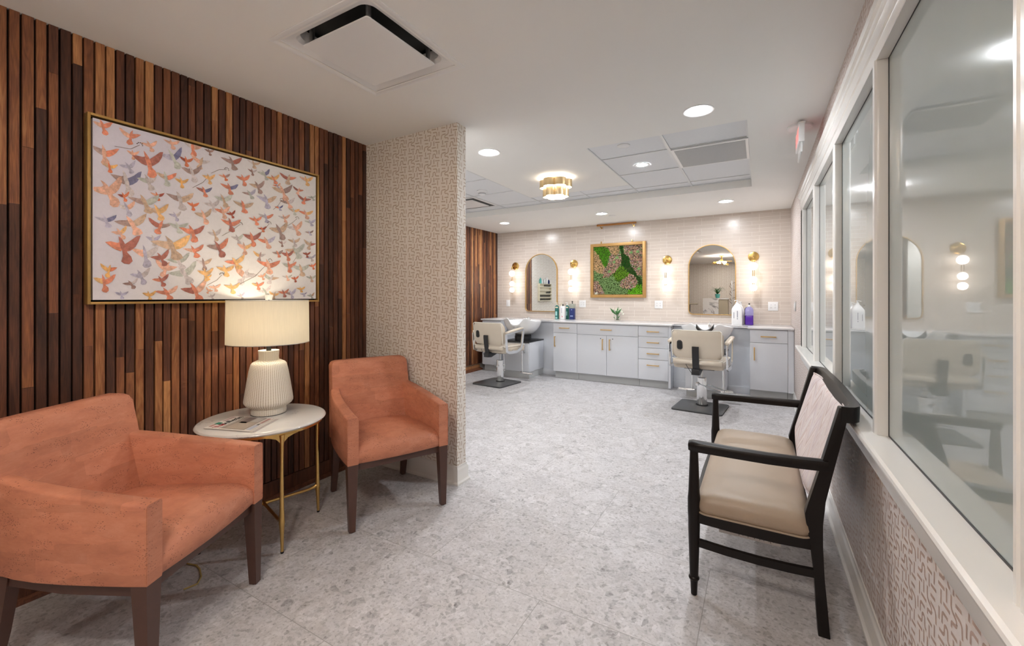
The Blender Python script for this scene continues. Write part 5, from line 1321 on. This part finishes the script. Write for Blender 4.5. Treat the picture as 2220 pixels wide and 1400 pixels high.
# picture light
t = thing('picture_light', 'long slim brass picture light at the ceiling line above the moss picture', 'picture light', (-1.985, YB, 2.43))
m = MB(); m.tube([(-0.318, -0.085, 0.004), (0.318, -0.085, 0.004)], 0.016, 16); m.build('tube', simple('bronzed_tube', (0.42, 0.19, 0.06), 0.35, metal=0.8, var=0.2), t)
m = MB()
for x in (-0.265, 0.262): m.tube([(x, -0.085, -0.008), (x, -0.07, -0.026), (x, -0.004, -0.03)], 0.005, 8); m.lathe([(0.014, -0.004), (0.014, 0)], (x, -0.001, -0.03), 14, 'y')
m.build('bracket', 'brass', t)

# ---- outlets
def outlet(x, z, w_, kind, label):
    t = thing('wall_outlet', label, 'outlet', (x, YB, z))
    m = MB(); m.box(-w_/2, w_/2, -0.007, -0.0005, -0.060, 0.060, bev=0.002); m.build('cover_plate', 'white_plastic', t)
    n = 1 if w_ < 0.09 else 2
    for k in range(n):
        cx = 0 if n == 1 else (-0.024, 0.024)[k]
        m = MB(); m.box(cx-0.016, cx+0.016, -0.0085, -0.006, -0.034, 0.034, bev=0.0008); s_ = m.build('socket', 'white_plastic', t)
        m = MB()
        if kind == 's':
            for z0 in (-0.018, 0.018):
                for dx in (-0.006, 0.006): m.box(cx+dx-0.0013, cx+dx+0.0013, -0.0089, -0.0084, z0-0.001, z0+0.008)
                m.box(cx-0.002, cx+0.002, -0.0089, -0.0084, z0-0.010, z0-0.006)
        else: m.box(cx-0.015, cx+0.015, -0.0088, -0.0084, -0.0006, 0.0006)
        m.build('slots', 'gasket', s_)
outlet(-4.038, 1.151, 0.075, 'w', 'white light switch on the tiles left of the left mirror')
outlet(-2.584, 1.153, 0.118, 's', 'white double outlet left of the moss picture')
outlet(-1.345, 1.151, 0.118, 's', 'white double outlet right of the moss picture')
outlet(0.163, 1.141, 0.118, 's', 'white double outlet at the far right above the worktop')
t = thing('light_switch', 'grey switch plate on the right wall past the windows', 'light switch', (XR, 6.0, 1.165))
m = MB(); m.box(-0.007, -0.0003, -0.12, 0.12, -0.058, 0.058, bev=0.002); m.build('cover_plate', 'steel', t)
m = MB(); 
for y in (-0.06, 0, 0.06): m.box(-0.011, -0.006, y-0.016, y+0.016, -0.033, 0.033, bev=0.001)
m.build('rocker', 'white_plastic', t)

# ---- bottles and flowers on the worktop
def pump(m, z, s=1.0, d=-1):
    m.lathe([(0.013*s, z), (0.013*s, z+0.014), (0.005, z+0.018), (0.005, z+0.040), (0.010*s, z+0.042), (0.010*s, z+0.050), (0.001, z+0.051)], seg=16)
    m.tube([(0, 0, z+0.046), (d*0.020, -0.01, z+0.046), (d*0.034, -0.014, z+0.038)], 0.004, 8)
def bottle(label, x, y, body, bmat, r, h, sq=False, cap='white_plastic', wp=True, lab=None, capd=-1):
    t = thing('pump_bottle' if wp else 'bottle', label, 'bottle', (x, y, ZC), group=None)
    m = MB()
    if sq: m.prism(rrect(-r, r, -r*0.8, r*0.8, r*0.25, 4), 'z', 0, h, bev=0.004)
    else: m.lathe([(r*0.94, 0), (r, 0.005), (r, h-0.016), (r*0.86, h-0.004), (0.016, h), (0.014, h+0.010), (0.001, h+0.010)], seg=32)
    m.build('body', bmat, t)
    m = MB()
    if wp: pump(m, h+0.006, 1.0, capd)
    else: m.lathe([(0.012, h+0.006), (0.012, h+0.03), (0.001, h+0.031)], seg=16)
    m.build('pump' if wp else 'cap', cap, t)
    if lab:
        for z0, z1, hw, mat in lab:
            m = MB(); rings = []
            for i in range(9):
                a = -PI/2-hw+2*hw*i/8
                if sq: xx = -r*0.8+1.6*r*i/8; rings.append([(xx*min(1, hw), -r*0.8-0.0008, z0), (xx*min(1, hw), -r*0.8-0.0008, z1)])
                else: rings.append([((r+0.0006)*math.cos(a), (r+0.0006)*math.sin(a), z0), ((r+0.0006)*math.cos(a), (r+0.0006)*math.sin(a), z1)])
            m.loft(rings, closed=False, cap=False); m.build('label', mat, t)
    return t
GL = simple('pale_teal_print', (0.32, 0.55, 0.52), 0.4); PK = simple('faded_red_print', (0.65, 0.25, 0.30), 0.5); BLK = simple('grey_print', (0.12, 0.13, 0.18), 0.5); LB = simple('light_blue_print', (0.30, 0.38, 0.58), 0.5)
bottle('teal pump bottle, leftmost beside the left mirror', -2.985, 6.70, None, 'green_label', 0.034, 0.225, lab=[(0.06, 0.13, 0.5, GL), (0.188, 0.208, 0.9, 'cream_plastic'), (0.008, 0.035, 0.6, GL)], cap='cream_plastic')
bottle('slim white pump bottle behind the teal and white ones', -2.935, 6.78, None, 'white_plastic', 0.024, 0.215, cap='cream_plastic')
bottle('teal pump bottle half hidden behind the white bottle', -2.830, 6.775, None, 'green_label', 0.034, 0.225, lab=[(0.06, 0.13, 0.5, GL), (0.188, 0.208, 0.9, 'cream_plastic')], cap='white_plastic')
t = bottle('white rectangular bottle with small print standing in front of the teal bottles', -2.872, 6.695, None, 'white_plastic', 0.043, 0.220, sq=True, wp=False, cap='black')
for k, (z0, z1, xa, xb, mt) in enumerate(((0.10, 0.19, -0.012, -0.006, BLK), (0.065, 0.074, -0.012, -0.004, BLK), (0.035, 0.055, -0.010, 0.010, PK))):
    m = MB(); m.box(xa, xb, -0.0352, -0.0344, z0, z1); m.build('label_print', mt, t)
t = bottle('navy blue bottle with clear top and black nozzle, right of the teal bottles', -2.705, 6.70, None, 'navy', 0.044, 0.185, sq=True, wp=False, cap='black', lab=[(0.05, 0.066, 0.7, LB), (0.155, 0.17, 0.25, LB)])
m = MB(); m.prism(rrect(-0.044, 0.044, -0.035, 0.035, 0.012, 4), 'z', 0.186, 0.262, bev=0.008); m.build('clear_shoulder', simple('smoky_clear_plastic', (0.34, 0.35, 0.30), 0.15), t)
m = MB(); m.lathe([(0.008, 0.262), (0.008, 0.29), (0.012, 0.292), (0.012, 0.306), (0.001, 0.308)], seg=14); m.build('nozzle', 'black', t)

def jug(label, x, y, bmat, w2, d2, h, top):
    t = thing('jug', label, 'bottle', (x, y, ZC))
    m = MB(); L = [(0, 1.0), (0.006, 1.02), (h*0.60, 1.02), (h*0.68, 0.97), (h*0.80, 0.62), (h*0.88, 0.30), (h*0.90, 0.28), (h*0.92, 0.26)]
    m.loft([[(px*s_, py*s_, z) for px, py in rrect(-w2, w2, -d2, d2, min(w2, d2)*0.35, 4)] for z, s_ in L]); m.build('body', bmat, t, ang=50)
    m = MB(); m.lathe([(0.018, h*0.90), (0.018, h*0.95), (0.008, h*0.955), (0.008, h), (0.013, h+0.002), (0.013, h+0.012), (0.001, h+0.013)], seg=16); m.tube([(0, 0, h+0.007), (-0.02, -0.012, h+0.006), (-0.036, -0.018, h-0.004)], 0.0045, 8); m.build('pump', 'white_plastic' if top == 'w' else 'black', t)
    return t
t = jug('large white gallon jug with pump at the right mirror edge', -0.262, 6.60, 'white_plastic', 0.064, 0.070, 0.325, 'w')
for xa, xb, z0, z1, mt in ((0.002, 0.009, 0.10, 0.19, BLK), (-0.040, -0.034, 0.09, 0.17, BLK), (0.0, 0.010, 0.078, 0.088, BLK)):
    m = MB(); m.box(xa, xb, -0.0722, -0.0712, z0, z1); m.build('label_print', mt, t)
jug('white gallon jug standing close behind the labelled one', -0.225, 6.755, 'white_plastic', 0.040, 0.055, 0.30, 'w')
m = MB(); t = thing('bottle', 'dark navy bottle squeezed between the white jug and the purple bottle', 'bottle', (-0.150, 6.79, ZC))
m.lathe([(0.028, 0), (0.029, 0.004), (0.029, 0.20), (0.02, 0.225), (0.012, 0.23), (0.012, 0.255), (0.001, 0.256)], seg=24); m.build('body', 'navy', t)
m = MB(); m.lathe([(0.0135, 0.235), (0.0135, 0.262), (0.001, 0.263)], seg=16); m.build('cap', 'cream_plastic', t)
t = thing('bottle', 'clear bottle half full of purple liquid with black nozzle at the right', 'bottle', (-0.118, 6.62, ZC))
m = MB(); m.prism(rrect(-0.049, 0.049, -0.040, 0.040, 0.014, 4), 'z', 0.001, 0.128, bev=0.004); m.build('liquid', 'purple', t)
m = MB(); m.loft([[(px*s_, py*s_, z) for px, py in rrect(-0.0505, 0.0505, -0.0415, 0.0415, 0.015, 4)] for z, s_ in ((0.129, 1), (0.195, 1.0), (0.225, 0.85), (0.24, 0.5), (0.25, 0.3))]); m.build('clear_shoulder', simple('violet_tinted_plastic', (0.30, 0.27, 0.50), 0.12), t, ang=50)
m = MB(); m.lathe([(0.020, 0.245), (0.020, 0.262), (0.008, 0.265), (0.008, 0.272)], seg=16); m.build('collar', 'white_plastic', t)
m = MB(); m.lathe([(0.006, 0.272), (0.009, 0.284), (0.009, 0.292), (0.001, 0.294)], seg=14); m.build('nozzle', 'black', t)

t = thing('flower_vase', 'short glass vase of white flowers and green leaves on the worktop', 'flowers', (-1.945, 6.70, ZC))
m = MB(); m.lathe([(0.040, 0.0), (0.042, 0.003), (0.056, 0.108), (0.054, 0.108), (0.040, 0.010), (0.001, 0.009)], seg=40); m.build('vase', 'glass', t)
m = MB(); random.seed(4)
for k in range(7):
    a = k*0.9; m.tube([(0.02*math.cos(a), 0.02*math.sin(a), 0.012), (0.012*math.cos(a+2), 0.012*math.sin(a+2), 0.09), (0.05*math.cos(a+2.5), 0.04*math.sin(a+2.5), 0.15)], 0.0025, 6)
m.build('stems', 'leaf', t)
m = MB()
def leafp(p0, p1, w_):
    p0, p1 = Vector(p0), Vector(p1); d = p1-p0; n = Vector((-d.z, 0.25*abs(d.x), d.x)).normalized()*w_
    mid = p0*0.5+p1*0.5+Vector((0, -0.01, 0)); v = m.verts([p0, mid+n, p1, mid-n, mid+Vector((0, -0.006, 0))])
    m._fin([m.bm.faces.new([v[0], v[1], v[4]]), m.bm.faces.new([v[1], v[2], v[4]]), m.bm.faces.new([v[2], v[3], v[4]]), m.bm.faces.new([v[3], v[0], v[4]])])
leafp((0.0, -0.05, 0.09), (-0.105, -0.05, 0.205), 0.020); leafp((0.0, -0.055, 0.085), (0.085, -0.05, 0.200), 0.018); leafp((0.0, -0.06, 0.10), (0.02, -0.06, 0.175), 0.024); leafp((0.0, 0.0, 0.12), (0.015, 0, 0.225), 0.012); leafp((-0.03, -0.03, 0.03), (-0.05, -0.03, 0.07), 0.008); leafp((0.02, -0.04, 0.03), (0.05, -0.03, 0.09), 0.008)
m.build('leaves', 'leaf', t, ang=20)
for cx, cy, cz, r in ((-0.045, -0.01, 0.155, 0.042), (-0.008, 0.02, 0.175, 0.040), (0.035, 0.0, 0.180, 0.038), (0.070, -0.015, 0.140, 0.036), (0.09, -0.01, 0.105, 0.026), (0.0, -0.03, 0.145, 0.036)):
    m = MB()
    for k in range(13):
        a = k*2.4; el = 0.2+1.2*k/13; rr = r*(1-0.45*k/13)
        d = Vector((math.cos(a)*math.cos(el), math.sin(a)*math.cos(el), math.sin(el))); sd = d.cross(Vector((0, 0, 1))).normalized() if abs(d.z) < 0.98 else Vector((1, 0, 0)); up = sd.cross(d)
        c0 = Vector((cx, cy, cz)); P = [c0, c0+d*rr*0.6+sd*rr*0.5, c0+d*rr+up*rr*0.25, c0+d*rr*0.6-sd*rr*0.5]
        m.face([tuple(p) for p in P])
    m.sphere((cx, cy, cz), r*0.55, 10, 7); m.build('flower', 'petal', t)

# ============================================================ reception side, seen only in the mirrors
t = thing('polish_rack', 'wall rack of nail polish bottles seen in the left mirror', 'wall rack', (XB-0.003, 4.82, 1.365))
m = MB()
m.box(0.0, 0.006, -0.31, 0.31, -0.195, 0.20)
for y in (-0.315, 0.305): m.box(0, 0.05, y, y+0.01, -0.195, 0.20)
for z in (-0.195, -0.117, -0.039, 0.039, 0.117, 0.192): m.box(0.0, 0.05, -0.305, 0.305, z, z+0.006)
for z in (-0.195, -0.117, -0.039, 0.039, 0.117): m.box(0.044, 0.048, -0.305, 0.305, z+0.006, z+0.018)
m.build('rack', 'cream_plastic', t)
random.seed(9)
proto = None
for z, ys in ((-0.189, list(range(0, 16))), (-0.111, list(range(0, 16))), (-0.033, list(range(10, 16))), (0.123, list(range(7, 16)))):
    for i in ys:
        if proto is None:
            proto = thing('nail_polish', 'small nail polish bottle on the wall rack', 'nail polish', group='nail polish bottles on the wall rack')
            m = MB(); m.lathe([(0.011, 0), (0.012, 0.003), (0.012, 0.026), (0.006, 0.031), (0.001, 0.031)], seg=10); m.build('flask', 'black', proto)
            m = MB(); m.lathe([(0.006, 0.031), (0.0055, 0.055), (0.001, 0.056)], seg=8); m.build('cap', 'black', proto)
            q = proto
        else: q = dup(proto, (0, 0, 0))
        q.location = (XB-0.004+0.025, 4.82+0.28-i*0.0365, 1.365+z)
for k, (y, h, mt, lab) in enumerate(((5.05, 0.13, 'teal', 'teal bottle on top of the polish rack'), (4.96, 0.08, 'white_plastic', 'white jar on top of the polish rack, second from the basin side'), (4.84, 0.12, 'acrylic', 'pale clear bottle on the middle of the polish rack top'), (4.72, 0.15, 'white_plastic', 'tall white bottle on the polish rack top'), (4.62, 0.10, 'navy', 'navy jar at the end of the polish rack top'))):
    m = MB(); m.lathe([(0.024, 0), (0.025, 0.004), (0.025, h*0.75), (0.012, h*0.85), (0.012, h), (0.001, h)], seg=16); o = m.build('bottle', mt); o.location = (XB+0.024, y, 1.5635); tag(o, lab, 'bottle')

t = thing('reception_desk', 'marble waterfall reception desk seen in the right mirror', 'desk', (-1.30, -1.7, 0))
m = MB(); m.box(-0.30, 0.16, 0.06, 0.10, 0, 1.18); m.box(-0.30, 0.46, -0.5, 0.10, 1.18, 1.22); m.build('marble_slab', 'marble_desk', t)
m = MB(); m.box(0.17, 0.43, -0.48, 0.07, 0, 1.18); m.box(-0.29, 0.17, -0.48, 0.055, 0, 1.15); m.build('body', 'desk_beige', t)
t = thing('potted_plant', 'grassy green plant in a teal pot on the marble desk', 'potted plant', (-1.18, -1.78, 1.22))
m = MB(); m.lathe([(0.05, 0), (0.062, 0.02), (0.075, 0.13), (0.068, 0.13), (0.06, 0.11), (0.001, 0.11)], seg=24); m.build('pot', 'teal', t)
m = MB(); random.seed(8)
for k in range(60):
    a = random.uniform(0, 2*PI); L = random.uniform(0.14, 0.30); h = random.uniform(0.12, 0.26)
    pts = [Vector((math.cos(a)*L*u, math.sin(a)*L*u, 0.11+h*math.sin(PI*u*0.8))) for u in (0.05, 0.35, 0.65, 1.0)]
    n = Vector((-math.sin(a), math.cos(a), 0))
    for i in range(3):
        w0, w1 = 0.009*(1-i/3), 0.009*(1-(i+1)/3)+0.0005
        m.face([tuple(pts[i]-n*w0), tuple(pts[i+1]-n*w1), tuple(pts[i+1]+n*w1), tuple(pts[i]+n*w0)])
m.build('foliage', 'leaf', t)
t = thing('coat_tree', 'white coat tree with dark hooks seen in the right mirror', 'coat stand', (-0.80, -2.6, 0))
m = MB(); m.tube([(0, 0, 0.02), (0, 0, 1.80)], 0.02, 12); m.lathe([(0.20, 0), (0.20, 0.02), (0.03, 0.03)], seg=24); m.build('pole', 'white_plastic', t)
for k in range(10):
    a = k*2.1; z = 0.95+0.085*k; m = MB(); m.tube([(0.018*math.cos(a), 0.018*math.sin(a), z), (0.12*math.cos(a), 0.12*math.sin(a), z+0.05), (0.13*math.cos(a), 0.13*math.sin(a), z+0.09)], 0.007, 6); m.build('hook', 'brown_wood', t)
t = thing('manicure_table', 'small round top table with polish pots seen low in the right mirror', 'table', (-2.02, -1.7, 0))
m = MB(); m.lathe([(0.24, 1.0), (0.26, 1.015), (0.26, 1.04), (0.001, 1.04)], seg=32); m.build('tabletop', 'desk_beige', t)
m = MB(); m.lathe([(0.2, 0), (0.2, 0.02), (0.02, 0.04), (0.02, 1.0)], seg=20); m.build('pedestal', 'black', t)
# starburst light above the lounge, mirrored at the right
t = thing('starburst_light', 'golden starburst ceiling light seen in the right mirror', 'ceiling light', (-0.95, -0.15, C))
m = MB(); m.lathe([(0.07, 0), (0.07, -0.02), (0.02, -0.03), (0.02, -0.12)], seg=24); m.sphere((0, 0, -0.16), 0.05, 16, 10); m.build('hub', 'brass', t)
m = MB(); random.seed(2)
for k in range(26):
    a = k*2.4; el = -0.1-0.85*((k*0.37) % 1); d = Vector((math.cos(a)*math.cos(el), math.sin(a)*math.cos(el), math.sin(el)*0.6)); m.tube([Vector((0, 0, -0.16))+d*0.05, Vector((0, 0, -0.16))+d*0.27], [0.004, 0.011], 6)
m.build('rays', 'gold', t)
for k in range(6):
    a = k*PI/3; m = MB(); m.sphere((0.10*math.cos(a), 0.10*math.sin(a), -0.20), 0.026, 14, 9); m.build('bulb', 'star_bulb', t)
